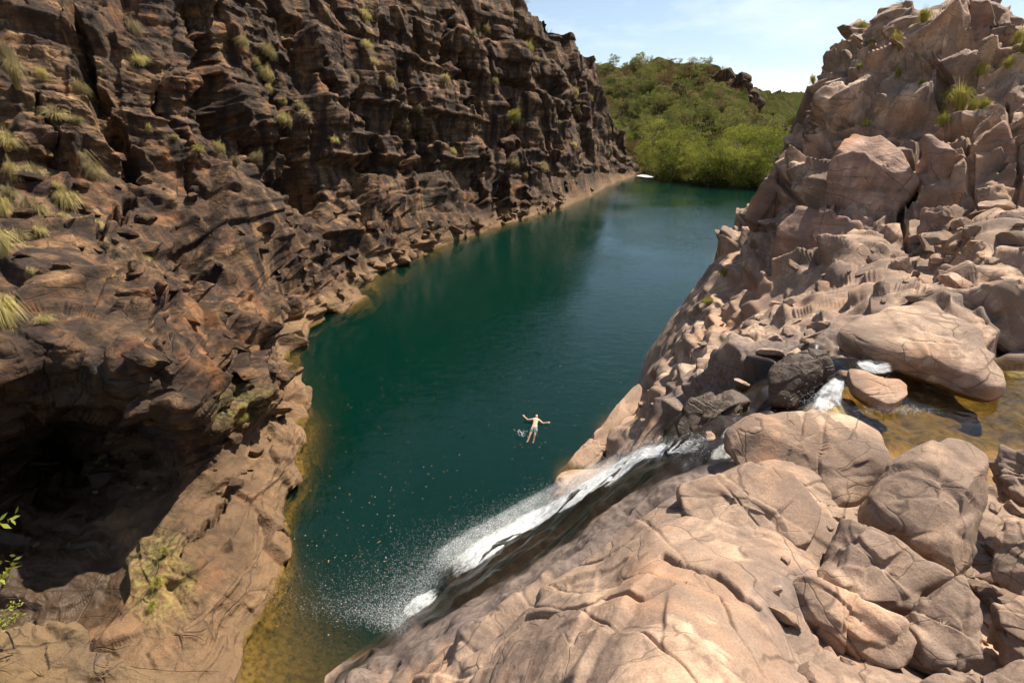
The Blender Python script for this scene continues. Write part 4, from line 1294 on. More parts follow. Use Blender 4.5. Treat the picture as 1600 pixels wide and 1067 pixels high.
# crest of the crag
for lab, poly, t, sd in (
        ('tall square pinnacle on the crest of the pink crag', [(1484, 82), (1482, 30), (1490, 8), (1512, 4), (1518, 40), (1515, 85)], 25.5, 31),
        ('highest fin of rock on the crest of the pink crag', [(1514, 90), (1512, 20), (1518, -2), (1545, 4), (1560, 40), (1565, 95), (1540, 100)], 24.8, 32),
        ('narrow stepped fin beyond the highest fin on the crag', [(1562, 85), (1560, 40), (1566, 24), (1578, 22), (1582, 60), (1578, 92)], 24.4, 33)):
    boulder(lab, poly, t, lean=0.05, front=0.6, back=0.9, square=5.0, seed=sd, relief=0.25, cell=1.0, nth=80, nph=50, mat=M_PINK, facet=3)
for lab, poly, t, sd in (
        ('massive brown rock face in shade at the base of the crag', [(1205, 440), (1215, 360), (1245, 318), (1290, 330), (1330, 340), (1345, 400), (1330, 430), (1270, 445)], 20.6, 34),
        ('huge angular block with a sunlit top and shaded front on the crag', [(1290, 330), (1300, 240), (1330, 195), (1390, 215), (1428, 255), (1440, 285), (1410, 330), (1380, 385), (1340, 395), (1310, 360)], 20.4, 35),
        ('dark leaning slab at the outer edge of the crag above the pool', [(1168, 340), (1195, 290), (1228, 228), (1245, 235), (1250, 290), (1235, 350), (1200, 400), (1165, 380)], 26.5, 36),
        ('tall flat-faced pillar in the wall of the crag', [(1522, 330), (1520, 240), (1530, 205), (1570, 200), (1582, 240), (1578, 310), (1560, 335)], 18.6, 37),
        ('sloping sunlit buttress in the middle of the crag', [(1440, 330), (1430, 260), (1450, 215), (1480, 225), (1522, 275), (1524, 330), (1490, 345)], 19.4, 38)):
    boulder(lab, poly, t + 0.55, lean=0.1, front=0.32, back=0.6, square=5.0, seed=sd, relief=0.30, cell=1.6, nth=120, nph=70, mat=M_PINK, rough=0.04, facet=8)

# ------------------------------------------------------------------ loose stones: shared shapes, each one a piece of the bank or the cliff
def stone_mesh(seed):
    bm = bmesh.new()
    bmesh.ops.create_icosphere(bm, subdivisions=3, radius=1.0)
    rnd = random.Random(seed)
    planes = []
    rq = Matrix.Rotation(rnd.uniform(0, 6), 3, 'Z') @ Matrix.Rotation(rnd.uniform(-0.5, 0.5), 3, 'X')
    for ax in ((1, 0, 0), (-1, 0, 0), (0, 1, 0), (0, -1, 0), (0, 0, 1), (0, 0, -1)):
        v = (rq @ Vector(ax) + 0.22 * Vector((rnd.gauss(0, 1), rnd.gauss(0, 1), rnd.gauss(0, 1)))).normalized()
        planes.append((v, rnd.uniform(0.42, 0.72)))
    for _ in range(4):
        v = Vector((rnd.gauss(0, 1), rnd.gauss(0, 1), rnd.gauss(0, 1))).normalized()
        planes.append((v, rnd.uniform(0.55, 0.8)))
    sc = Vector((rnd.uniform(0.9, 1.3), rnd.uniform(0.7, 1.0), rnd.uniform(0.5, 0.85)))
    for v in bm.verts:
        d = v.co.normalized()
        r = min([1.0] + [o / max(d.dot(nn), 1e-3) for nn, o in planes if d.dot(nn) > 0.05])
        p_ = d * r
        p_ = p_ + d * 0.03 * mnoise.fractal(p_ * 3 + Vector((seed, 0, 0)), 0.8, 2.0, 4)
        v.co = Vector((p_.x * sc.x, p_.y * sc.y, p_.z * sc.z))
    me = bpy.data.meshes.new('stone')
    for f in bm.faces:
        f.smooth = True
    bm.to_mesh(me)
    bm.free()
    me.set_sharp_from_angle(angle=math.radians(28))
    return me


stones_pale = [stone_mesh(k) for k in range(8)]
stones_dark = [m_.copy() for m_ in stones_pale]
for m_ in stones_pale: m_.materials.append(M_PALE)
for m_ in stones_dark: m_.materials.append(M_CLIFF)
rs = random.Random(5)


def scatter(sheet, parent, meshes, region, count, smin, smax, name='stone'):
    x0, y0, x1, y1 = region[:4]
    test = region[4] if len(region) > 4 else None
    k = 0
    while k < count:
        px, py = rs.uniform(x0, x1), rs.uniform(y0, y1)
        if test and not test(px, py):
            continue
        P, nn, T = sheet.spot(px, py)
        s = smin + (smax - smin) * rs.random() ** 2.2
        o = bpy.data.objects.new(name, rs.choice(meshes))
        COL.objects.link(o)
        o.parent = parent
        o.location = Vector(P) + Vector(nn) * s * rs.uniform(-0.05, 0.25)
        o.scale = (s * rs.uniform(0.8, 1.3), s * rs.uniform(0.8, 1.2), s * rs.uniform(0.7, 1.1))
        o.rotation_euler = (rs.uniform(-0.7, 0.7), rs.uniform(-0.7, 0.7), rs.uniform(0, 6.28))
        k += 1


bank_edge = lambda x, y: x > xl_r(np.array([y]))[0] + 12
scatter(BANK, bank, stones_pale, (1010, 470, 1330, 600, lambda x, y: x > xl_r(np.array([y]))[0] + 70), 40, 0.12, 0.5)
scatter(BANK, bank, stones_pale, (1250, 400, 1600, 480), 40, 0.10, 0.5)
scatter(BANK, bank, stones_pale, (1420, 330, 1600, 430), 40, 0.15, 0.7)
scatter(BANK, bank, stones_pale, (960, 600, 1120, 690, bank_edge), 12, 0.12, 0.4)
scatter(BANK, bank, stones_pale, (1540, 780, 1600, 1060), 30, 0.06, 0.22)
scatter(BANK, bank, stones_pale, (1200, 880, 1560, 1066), 40, 0.05, 0.2)
scatter(BANK, bank, stones_pale, (1270, 780, 1420, 830), 14, 0.03, 0.10)
shore_x = lambda y: np.interp(y, [273, 286, 320, 347, 380, 430, 482, 538, 560, 620, 690, 760, 850, 930, 990, 1067], [1000, 960, 890, 800, 700, 600, 530, 457, 450, 460, 480, 470, 440, 420, 375, 370])
cliff_ok = lambda x, y: x < shore_x(y) - 8
scatter(CLIFF, cliff, stones_dark, (180, 360, 470, 640, cliff_ok), 90, 0.15, 0.95)
scatter(CLIFF, cliff, stones_dark, (20, 250, 330, 470), 50, 0.15, 0.8)
scatter(CLIFF, cliff, stones_dark, (440, 330, 900, 470, cliff_ok), 70, 0.25, 1.3)
scatter(CLIFF, cliff, stones_dark, (160, 660, 440, 780, cliff_ok), 40, 0.12, 0.6)
scatter(CLIFF, cliff, stones_dark, (560, 320, 900, 430, lambda x, y: shore_x(y) - 70 < x < shore_x(y) + 2), 34, 0.5, 1.5)
scatter(CLIFF, cliff, stones_dark, (760, 285, 990, 345, cliff_ok), 50, 0.3, 1.2)

# the ledge in the near corner
ledge_o = outline_rock('ledge', [(-190, 950), (-60, 972), (0, 986), (60, 992), (110, 1000), (160, 1022), (210, 1046), (320, 1072), (330, 1180), (100, 1280), (-190, 1280)], 7.6, lean=0.6, front=0.14, back=0.7, square=5.0, seed=41,
                       relief=0.22, cell=0.5, nth=160, nph=90, rough=0.05, mat=M_TAN)
tag(ledge_o, 'tan lichen-streaked ledge in the bottom corner of the view', 'ledge')

# ================================================================== plants
def leaf_material(name, c1, c2, trans=0.35, vary=0.25):
    m, nt, out = new_mat(name)
    n = N(nt)
    oi = n.node('ShaderNodeObjectInfo')
    f = n.math('ADD', n.math('MULTIPLY', n.noise(n.pos(), 0.8, 2, 0.6), 0.7), n.math('MULTIPLY', oi.outputs['Random'], 0.5))
    col = n.ramp(f, (0.3, c1), (0.9, c2))
    d = n.node('ShaderNodeBsdfDiffuse')
    t = n.node('ShaderNodeBsdfTranslucent')
    n.link(col, d.inputs['Color'])
    n.link(col, t.inputs['Color'])
    ms = n.node('ShaderNodeMixShader')
    ms.inputs[0].default_value = trans
    n.link(d.outputs[0], ms.inputs[1])
    n.link(t.outputs[0], ms.inputs[2])
    n.link(ms.outputs[0], out.inputs['Surface'])
    return m


M_LEAF = leaf_material('leaf_bright', (0.11, 0.135, 0.022), (0.32, 0.315, 0.06))
M_LEAF_H = leaf_material('leaf_olive', (0.095, 0.108, 0.030), (0.26, 0.245, 0.075))
M_LEAF_B = leaf_material('leaf_brown', (0.13, 0.075, 0.040), (0.24, 0.15, 0.075), 0.15)
M_GRASS = leaf_material('dry_grass', (0.24, 0.185, 0.11), (0.60, 0.50, 0.19), 0.35)
M_GRASS_G = leaf_material('green_grass', (0.24, 0.22, 0.05), (0.42, 0.36, 0.10), 0.35)
m_bark, nt, out = new_mat('bark')
n = N(nt)
n.link(n.principled(n.ramp(n.noise(n.pos(), 3.0, 4), (0.4, (0.06, 0.045, 0.035)), (0.6, (0.17, 0.13, 0.10))), 0.9), out.inputs['Surface'])


def tube(V, F, a, b, ra, rb, k=5):
    a, b = np.array(a, float), np.array(b, float)
    d = b - a
    d /= np.linalg.norm(d) + 1e-9
    u = np.cross(d, [0, 0, 1.0] if abs(d[2]) < 0.9 else [1.0, 0, 0])
    u /= np.linalg.norm(u)
    w = np.cross(d, u)
    i0 = len(V)
    for c, r in ((a, ra), (b, rb)):
        for j in range(k):
            an = 2 * math.pi * j / k
            V.append(c + r * (math.cos(an) * u + math.sin(an) * w))
    for j in range(k):
        F.append([i0 + j, i0 + (j + 1) % k, i0 + k + (j + 1) % k, i0 + k + j])


def tree_meshes(seed, height, width, nclump, nleaf, leaf, low=0.25, bare=False):
    rnd = np.random.default_rng(seed)
    V, F = [], []
    trunk_h = height * 0.55
    lean = rnd.normal(0, 0.06, 2) * height
    prev = np.array([0, 0, -0.4])
    r0 = height * 0.022
    nodes = []
    for k in range(1, 6):
        f = k / 5
        cur = np.array([lean[0] * f + rnd.normal(0, 0.02) * height, lean[1] * f + rnd.normal(0, 0.02) * height, trunk_h * f])
        tube(V, F, prev, cur, r0 * (1 - 0.7 * (k - 1) / 5), r0 * (1 - 0.7 * k / 5), 6)
        nodes.append(cur)
        prev = cur
    cl_ = []
    for k in range(nclump):
        z = low + (1 - low) * rnd.random() ** 0.8
        rr = width * 0.56 * math.sqrt(max(0.05, 1 - ((z - 0.55) / 0.52) ** 2)) * (0.45 + 0.6 * rnd.random())
        an = rnd.random() * 6.283
        cl_.append(np.array([rr * math.cos(an) + lean[0] * z, rr * math.sin(an) + lean[1] * z, z * height * 0.97]))
    for c in cl_[:14]:
        b0 = nodes[min(4, max(0, int(c[2] / trunk_h * 3)))]
        mid = (b0 + c) / 2 + rnd.normal(0, 0.04, 3) * height
        tube(V, F, b0, mid, r0 * 0.4, r0 * 0.22, 4)
        tube(V, F, mid, c, r0 * 0.22, r0 * 0.08, 4)
    trunk = mesh_np('trunk', np.array(V), np.array(F))
    trunk.materials.append(m_bark)
    C = np.repeat(np.array(cl_), nleaf, 0)
    n_ = len(C)
    c_r = np.repeat(rnd.uniform(0.6, 1.25, nclump), nleaf)[:, None] * width * 0.125
    pos = C + rnd.normal(0, 1, (n_, 3)) * c_r * np.array([0.75, 0.75, 0.5])
    u = rnd.normal(0, 1, (n_, 3))
    u /= np.linalg.norm(u, axis=1, keepdims=True)
    w = np.cross(u, rnd.normal(0, 1, (n_, 3)))
    w /= np.linalg.norm(w, axis=1, keepdims=True)
    s = rnd.uniform(0.6, 1.3, n_)[:, None] * leaf
    Q = np.stack([pos - u * s, pos - w * s * 0.45, pos + u * s, pos + w * s * 0.45], 1).reshape(-1, 3)
    crown = mesh_np('crown', Q, np.arange(n_ * 4).reshape(-1, 4), False)
    return trunk, crown


def make_tree(name, meshes, loc, scale, rz, label, cat, group, squash=1.0):
    t = empty(name, loc, rz)
    t.scale = (scale, scale, scale * squash)
    tag(t, label, cat, group)
    obj('trunk', meshes[0], None, t)
    obj('crown', meshes[1], None, t)
    return t


def set_mat(ms, mat):
    for _, c in ms:
        c.materials.append(mat)
    return ms


HILL = hs
shore_trees = set_mat([tree_meshes(500 + k, 10.0, 7.0 + k % 3, 34, 40, 0.22, 0.10) for k in range(5)], M_LEAF)
hill_trees = set_mat([tree_meshes(520 + k, 6.0, 5.6, 36, 30, 0.25, 0.10) for k in range(5)], M_LEAF_H)
brown_trees = set_mat([tree_meshes(540 + k, 4.5, 4.6, 26, 24, 0.22, 0.08) for k in range(3)], M_LEAF_B)
rt = random.Random(21)
# trees named one by one along the far shore
singled = [
    (1017, 252, 13.0, 'tall green tree with a forked dark trunk above the far sandy bank'),
    (1052, 268, 14.0, 'broad bright green tree behind the riffle at the far shore'),
    (1150, 268, 13.0, 'rounded bright green tree near the middle of the far shore'),
    (1195, 268, 13.0, 'feathery green tree beside the edge of the pink crag'),
    (1105, 262, 12.0, 'tallest leafy tree over the far waterside thicket')]
for k, (x, y, h_, lab) in enumerate(singled):
    P, _, T = HILL.spot(x, y)
    make_tree('tree', shore_trees[k % 5], Vector(P) - Vector((0, 0, 0.3)), h_ / 10.0, rt.uniform(0, 6), lab, 'tree', None)
for k in range(36):                                                   # the thicket that meets the water
    x = 1024 + 190 * (k + rt.random() * 0.8) / 36
    y0 = np.interp(x, [1015, 1050, 1100, 1150, 1200, 1220], [276, 282, 288.5, 292, 294.5, 295])
    y = y0 - 1.5 - rt.choice((0, 0, 3, 7, 14, 22))
    P, _, T = HILL.spot(x, y)
    make_tree('waterside_tree', rt.choice(shore_trees), (P[0], P[1], max(P[2] - 0.5, -0.3)), rt.uniform(0.35, 1.1), rt.uniform(0, 6), 'bright green leafy tree in the waterside thicket of the far shore', 'tree', 'waterside thicket trees', rt.uniform(0.8, 1.1))
cnt = 0
while cnt < 370:
    x, v = rt.uniform(922, 1268), rt.random()
    yt = float(hill_top(x)) + 1
    y = yt + (268 - yt) * v ** 1.35
    if x < 985 and y > 235 or 1108 < x < 1192 and hill_top(x) + 4 < y < 176 and rt.random() < 0.45 or 1180 < x < 1236 and 165 < y < 232 and rt.random() < 0.55:
        continue
    P, _, T = HILL.spot(x, y)
    brown = (1030 < x < 1150 and y < 165 and rt.random() < 0.7) or rt.random() < 0.2
    sc_ = rt.uniform(0.65, 1.2)
    if brown:
        make_tree('dry_tree', rt.choice(brown_trees), (P[0], P[1], P[2] - 0.3), sc_, rt.uniform(0, 6), 'russet dry shrub tree among the green trees of the far hill', 'tree', 'russet shrub trees on the far hill')
    else:
        zone = (('olive green tree on the crest of the far hill against the sky', 'trees on the far hill crest') if y < yt + 16 else
                ('olive green tree on the hillside close to the end of the dark cliff', 'hillside trees beside the dark cliff') if x < 1000 else
                ('olive green tree at the low end of the hill beside the pink crag', 'trees at the low end of the hill') if x > 1190 else
                ('olive green tree on the middle of the far hillside', 'trees on the middle of the hillside') if y < 215 else
                ('yellow-green tree on the hill foot just behind the waterside thicket', 'trees behind the waterside thicket'))
        make_tree('hill_tree', rt.choice(hill_trees if y < 225 or rt.random() < 0.4 else shore_trees), (P[0], P[1], P[2] - 0.3), sc_ * (1.0 if y < 225 else 0.7), rt.uniform(0, 6), zone[0], 'tree', zone[1])
    cnt += 1
# scrub between the trees, too fine to count
rq_ = np.random.default_rng(77)
ncl = 2600
ux, uv = rq_.uniform(915, 1275, ncl), rq_.random(ncl)
uy = hill_top(ux) + 1 + (274 - hill_top(ux)) * uv
hi = HILL.index(ux, uy)
cen_ = HILL.P[hi]
keep = cen_[:, 2] > 0.8
cen_ = np.repeat(cen_[keep], 16, 0)
nq = len(cen_)
cs_ = np.repeat(rq_.uniform(0.7, 1.7, keep.sum()), 16)[:, None]
pos_ = cen_ + rq_.normal(0, 1, (nq, 3)) * cs_ * np.array([0.8, 0.8, 0.35]) + np.array([0, 0, 0.5]) * cs_
ua = rq_.normal(0, 1, (nq, 3)); ua /= np.linalg.norm(ua, axis=1, keepdims=True)
wa = np.cross(ua, rq_.normal(0, 1, (nq, 3))); wa /= np.linalg.norm(wa, axis=1, keepdims=True)
sa = rq_.uniform(0.22, 0.48, nq)[:, None]
m_scrub = leaf_material('scrub_leaf', (0.075, 0.092, 0.026), (0.30, 0.215, 0.10), 0.3)
for _n in m_scrub.node_tree.nodes:
    if _n.type == 'TEX_NOISE':
        _n.inputs['Scale'].default_value = 0.12
        _n.inputs['Detail'].default_value = 4
tag(obj('undergrowth', mesh_np('undergrowth', np.stack([pos_ - ua * sa, pos_ - wa * sa * 0.5, pos_ + ua * sa, pos_ + wa * sa * 0.5], 1).reshape(-1, 3), np.arange(nq * 4).reshape(-1, 4), False), m_scrub), None, None, None, 'stuff')
# rock showing through on the hill
for lab, poly, t, sd in (
        ('grey cliffy outcrop on the shoulder of the wooded hill', [(1108, 130), (1120, 110), (1142, 112), (1162, 124), (1182, 140), (1192, 160), (1182, 184), (1155, 176), (1136, 190), (1120, 168)], 284, 51),
        ('small dark outcrop among the bushes below the hill crest', [(1042, 148), (1056, 142), (1084, 146), (1092, 156), (1070, 162), (1048, 158)], 262, 52),
        ('tumbled grey scree rib running down the end of the hill', [(1180, 178), (1192, 182), (1215, 202), (1234, 222), (1228, 228), (1205, 212), (1186, 196)], 240, 53),
        ('low rocky knob near the foot of the far hill beside the crag', [(1218, 214), (1230, 208), (1240, 218), (1236, 228), (1222, 226)], 215, 54)):
    tag(outline_rock('rock_outcrop', poly, t, lean=0.15, front=0.6, back=0.8, square=3.4, seed=sd, relief=3.0, cell=6.0, nth=90, nph=60, mat=M_CLIFF if sd != 53 else M_PINK, rough=0.6), lab, 'rock outcrop')


def grass_mesh(seed, blades=130, droop=0.6):
    rnd = np.random.default_rng(seed)
    V, F = [], []
    for _ in range(blades):
        an = rnd.random() * 6.283
        out = rnd.random() ** 0.7
        L = rnd.uniform(0.55, 1.0)
        d = np.array([math.cos(an), math.sin(an), 0])
        side = np.array([-d[1], d[0], 0]) * 0.008
        p0 = d * 0.10 * rnd.random() + np.array([0, 0, -0.1])
        p1 = p0 + d * out * 0.28 * L + np.array([0, 0, 0.55 * L])
        p2 = p0 + d * (out * 0.62 * L) + np.array([0, 0, (0.95 - droop * out) * L])
        i = len(V)
        V += [p0 - side, p0 + side, p1 - side * 0.8, p1 + side * 0.8, p2 - side * 0.15, p2 + side * 0.15]
        F += [[i, i + 1, i + 3, i + 2], [i + 2, i + 3, i + 5, i + 4]]
    return mesh_np('grass_tuft', np.array(V), np.array(F), False)


g_dry = [grass_mesh(600 + k, 320, 0.7 + 0.12 * k) for k in range(4)]
g_green = [m_.copy() for m_ in g_dry]
for m_ in g_dry: m_.materials.append(M_GRASS)
for m_ in g_green: m_.materials.append(M_GRASS_G)


def tuft(sheet, px, py, size, label, group, green=False):
    P, nn, T = sheet.spot(px, py + size * 0.35)
    o = bpy.data.objects.new('grass_tuft', rt.choice(g_green if green else g_dry))
    COL.objects.link(o)
    Tp = project(P)[2]
    s = size * Tp / FPX * rt.uniform(0.9, 1.15)
    o.location = Vector(P) + Vector(nn) * 0.05 * s
    o.scale = (s * rt.uniform(0.6, 1.3), s * rt.uniform(0.6, 1.3), s * rt.uniform(0.8, 1.5))
    tilt = Vector((nn[0] + rt.uniform(-0.3, 0.3), nn[1], nn[2] + 0.9)).normalized().to_track_quat('Z', 'Y')
    o.rotation_mode = 'QUATERNION'
    o.rotation_quaternion = tilt
    tag(o, label, 'grass tuft', group)


GC = 'grass tufts on the dark cliff'
big_tufts = {(25, 155): 'widest straw-yellow grass tuft high at the picture edge of the dark cliff', (10, 400): 'large bright grass tuft hanging at the picture edge above the dark hollow',
             (13, 492): 'lowest big pale grass tuft at the rim of the dark hollow', (128, 246): 'bushy yellow grass tuft with another hanging just below it on the cliff',
             (213, 38): 'uppermost of two pale grass tufts in a narrow vertical gully of the cliff', (398, 240): 'rounded yellow grass tuft crowning a square block on the cliff'}
for px, py, sz in ((213, 38, 34), (216, 78, 34), (10, 101, 40), (25, 155, 52), (84, 200, 34), (120, 209, 26), (128, 246, 44), (145, 267, 34), (22, 267, 42), (52, 270, 30), (14, 300, 46), (105, 304, 40), (61, 331, 32),
                   (3, 324, 42), (101, 330, 24), (398, 240, 34), (439, 240, 22), (418, 73, 26), (422, 108, 28), (442, 128, 26), (449, 182, 26), (429, 184, 24), (476, 159, 24), (486, 202, 30), (125, 137, 24),
                   (351, 223, 26), (229, 199, 22), (152, 341, 28), (34, 22, 30), (375, 64, 22), (10, 400, 62), (13, 492, 66), (74, 498, 30), (236, 380, 28), (30, 367, 36), (64, 358, 34), (560, 30, 22), (554, 74, 22),
                   (567, 101, 20), (685, 121, 24), (577, 135, 20), (726, 61, 20), (763, 40, 16), (837, 90, 16), (894, 142, 18), (905, 165, 16), (911, 196, 18), (888, 226, 16), (803, 253, 20), (847, 258, 18), (827, 270, 16),
                   (763, 128, 15), (655, 223, 18), (692, 256, 18), (702, 236, 16), (645, 172, 16), (470, 178, 20), (458, 150, 18), (410, 90, 22), (540, 120, 18), (610, 90, 16), (930, 225, 14), (945, 240, 13), (918, 150, 14),
                   (500, 220, 18), (355, 258, 22), (265, 215, 20), (70, 120, 26), (90, 300, 22), (40, 330, 30), (8, 240, 34), (180, 330, 18), (60, 440, 20), (640, 200, 14), (870, 190, 15), (900, 250, 14), (862, 240, 14)):
    zn = (('straw-coloured grass tuft on the grassy slope at the near end of the cliff', 'tufts on the grassy near slope') if px < 160 else
          ('dry grass tuft in the steep wall between the two big black fissures', 'tufts between the fissures') if px < 370 else
          ('dry grass tuft strung along the fissured middle of the dark cliff', 'tufts along the cliff middle') if px < 520 else
          ('small dry grass tuft high on the far half of the cliff wall', 'tufts on the far wall') if px < 780 else
          ('tiny dry grass tuft on the ledges at the far end of the cliff', 'tufts at the far end of the cliff'))
    tuft(CLIFF, px, py, sz, big_tufts.get((px, py), zn[0]), None if (px, py) in big_tufts else zn[1])
for px, py, sz in ((820, 76, 26), (783, 181, 30), (300, 236, 20), (250, 905, 26), (262, 860, 20), (240, 940, 22), (360, 645, 20), (135, 1010, 26), (70, 985, 20)):
    tuft(CLIFF, px, py, sz, 'small greenish grass tuft growing among brown rocks', 'greenish grass tufts', True)
crag_lab = {(1499, 152): 'widest green-gold grass tuft in the middle of the pink crag', (1421, 62): 'thick grass tuft on a ledge near the top of the pink crag'}
for px, py, sz in ((1421, 62, 40), (1360, 34, 26), (1374, 69, 24), (1441, 24, 28), (1499, 152, 46), (1539, 175, 26), (1472, 199, 26), (1354, 182, 24), (1401, 138, 18), (1306, 96, 24), (1279, 135, 20), (1418, 115, 18),
                   (1438, 145, 20), (1532, 111, 26), (1573, 91, 26), (1593, 67, 34), (1181, 327, 24), (1347, 115, 16), (1520, 160, 30), (1480, 148, 26), (1130, 420, 18), (1110, 470, 20), (1255, 205, 16), (1590, 30, 30), (1268, 170, 15)):
    zn = (('small green-gold grass tuft on the outer edge of the crag over the pool', 'tufts on the crag edge') if px < 1310 else
          ('small green-gold grass tuft near the crest of the pink crag', 'tufts near the crag crest') if py < 100 else ('small green-gold grass tuft in a crack of the crag face', 'tufts on the crag face'))
    tuft(BANK, px, py, sz, crag_lab.get((px, py), zn[0]), None if (px, py) in crag_lab else zn[1], True)


def bare_shrub_mesh(seed):
    rnd = np.random.default_rng(seed)
    V, F = [], []

    def grow(p, d, L, r, lev):
        q = p + d * L
        tube(V, F, p, q, r, r * 0.6, 4)
        if lev < 4:
            for _ in range(2 + (rnd.random() < 0.5)):
                nd_ = d + rnd.normal(0, 0.45, 3)
                nd_ /= np.linalg.norm(nd_)
                grow(q, nd_, L * rnd.uniform(0.55, 0.8), r * 0.6, lev + 1)
    for _ in range(3):
        d = np.array([rnd.normal(0, 0.3), rnd.normal(0, 0.3), 1.0])
        grow(np.array([0, 0, -0.1]), d / np.linalg.norm(d), 0.32, 0.018, 0)
    return mesh_np('bare_shrub', np.array(V), np.array(F))


bs = [bare_shrub_mesh(700 + k) for k in range(3)]
for m_ in bs: m_.materials.append(m_bark)
for k, (sheet, px, py, sz, lab) in enumerate((
        (BANK, 1412, 18, 30, 'bare twiggy shrub on the skyline of the pink crag'), (BANK, 1472, 24, 24, 'leafless shrub beside the square pinnacle on the crag'), (BANK, 1590, 45, 30, 'spindly bare shrub at the end of the crag crest'),
        (CLIFF, 818, 14, 24, 'bare sapling on the skyline of the dark cliff'), (CLIFF, 866, 52, 20, 'grey leafless shrub where the cliff skyline drops'), (CLIFF, 900, 78, 18, 'wispy bare shrub low on the cliff skyline'),
        (CLIFF, 915, 92, 15, 'tiny bare shrub at the end of the cliff skyline'))):
    P, nn, T = sheet.spot(px, py)
    o = obj('bare_shrub', bs[k % 3], None, None, Vector(P))
    s = sz * T / FPX / 1.2
    o.scale = (s, s, s)
    o.rotation_euler = (0, 0, k * 1.3)
    tag(o, lab, 'shrub')

# leafy plants by the dark hollow
sprig = set_mat([tree_meshes(560 + k, 1.0, 0.8, 16, 12, 0.045, 0.3) for k in range(2)], M_LEAF)
P, nn, T = CLIFF.spot(155, 750)
make_tree('leafy_plant', sprig[0], Vector(P) + Vector((0, 0, 0.05)), 0.9, 0.3, 'small sunlit green plant standing against the dark hollow', 'plant', None)
sap = set_mat([tree_meshes(570, 3.6, 1.5, 40, 18, 0.075, 0.22)], M_LEAF)
make_tree('sapling', sap[0], Vector(tpt(-42, 962, 7.7)) - Vector((0, 0, 0.25)), 1.0, 0.7, 'green sapling leaning into view at the edge beside the dark hollow', 'sapling', None)
make_tree('leafy_plant', sprig[1], Vector(tpt(8, 990, 7.4)) - Vector((0, 0, 0.1)), 0.62, 1.1, 'low green bush on the corner ledge under the sapling', 'plant', None)

# ================================================================== people
def skin_figure(name, joints, edges, mat, sub=2):
    me = bpy.data.meshes.new(name)
    me.from_pydata([j[:3] for j in joints], edges, [])
    o = obj(name, me, None)
    md = o.modifiers.new('skin', 'SKIN')
    for v, j in zip(me.skin_vertices[0].data, joints):
        r = j[3]
        v.radius = (r, r) if not isinstance(r, tuple) else r
    me.skin_vertices[0].data[0].use_root = True
    s = o.modifiers.new('sub', 'SUBSURF')
    s.levels = s.render_levels = sub
    dg = bpy.context.evaluated_depsgraph_get()
    new = bpy.data.meshes.new_from_object(o.evaluated_get(dg))
    o.modifiers.clear()
    o.data = new
    bpy.data.meshes.remove(me)
    new.name = name
    new.materials.clear()
    new.materials.append(mat)
    for p_ in new.polygons: p_.use_smooth = True
    return o


m_skin, nt, out = new_mat('skin')
n = N(nt)
n.link(n.principled(n.ramp(n.noise(n.pos(), 6, 2), (0.3, (0.55, 0.33, 0.22)), (0.7, (0.66, 0.42, 0.29))), 0.5), out.inputs['Surface'])
m_hair, nt, out = new_mat('hair')
n = N(nt)
n.link(n.principled((0.045, 0.028, 0.018), 0.6), out.inputs['Surface'])
m_shorts, nt, out = new_mat('shorts_cloth')
n = N(nt)
tcn = n.node('ShaderNodeTexCoord')
n.link(n.principled(n.ramp(n.noise(tcn.outputs['Object'], 13, 2, 0.5, 1.0), (0.3, (0.03, 0.07, 0.085)), (0.50, (0.16, 0.23, 0.22)), (0.58, (0.6, 0.6, 0.52)), interp='CONSTANT'), 0.8), out.inputs['Surface'])
m_shirt, nt, out = new_mat('shirt_cloth')
n = N(nt)
n.link(n.principled((0.16, 0.19, 0.22), 0.85), out.inputs['Surface'])


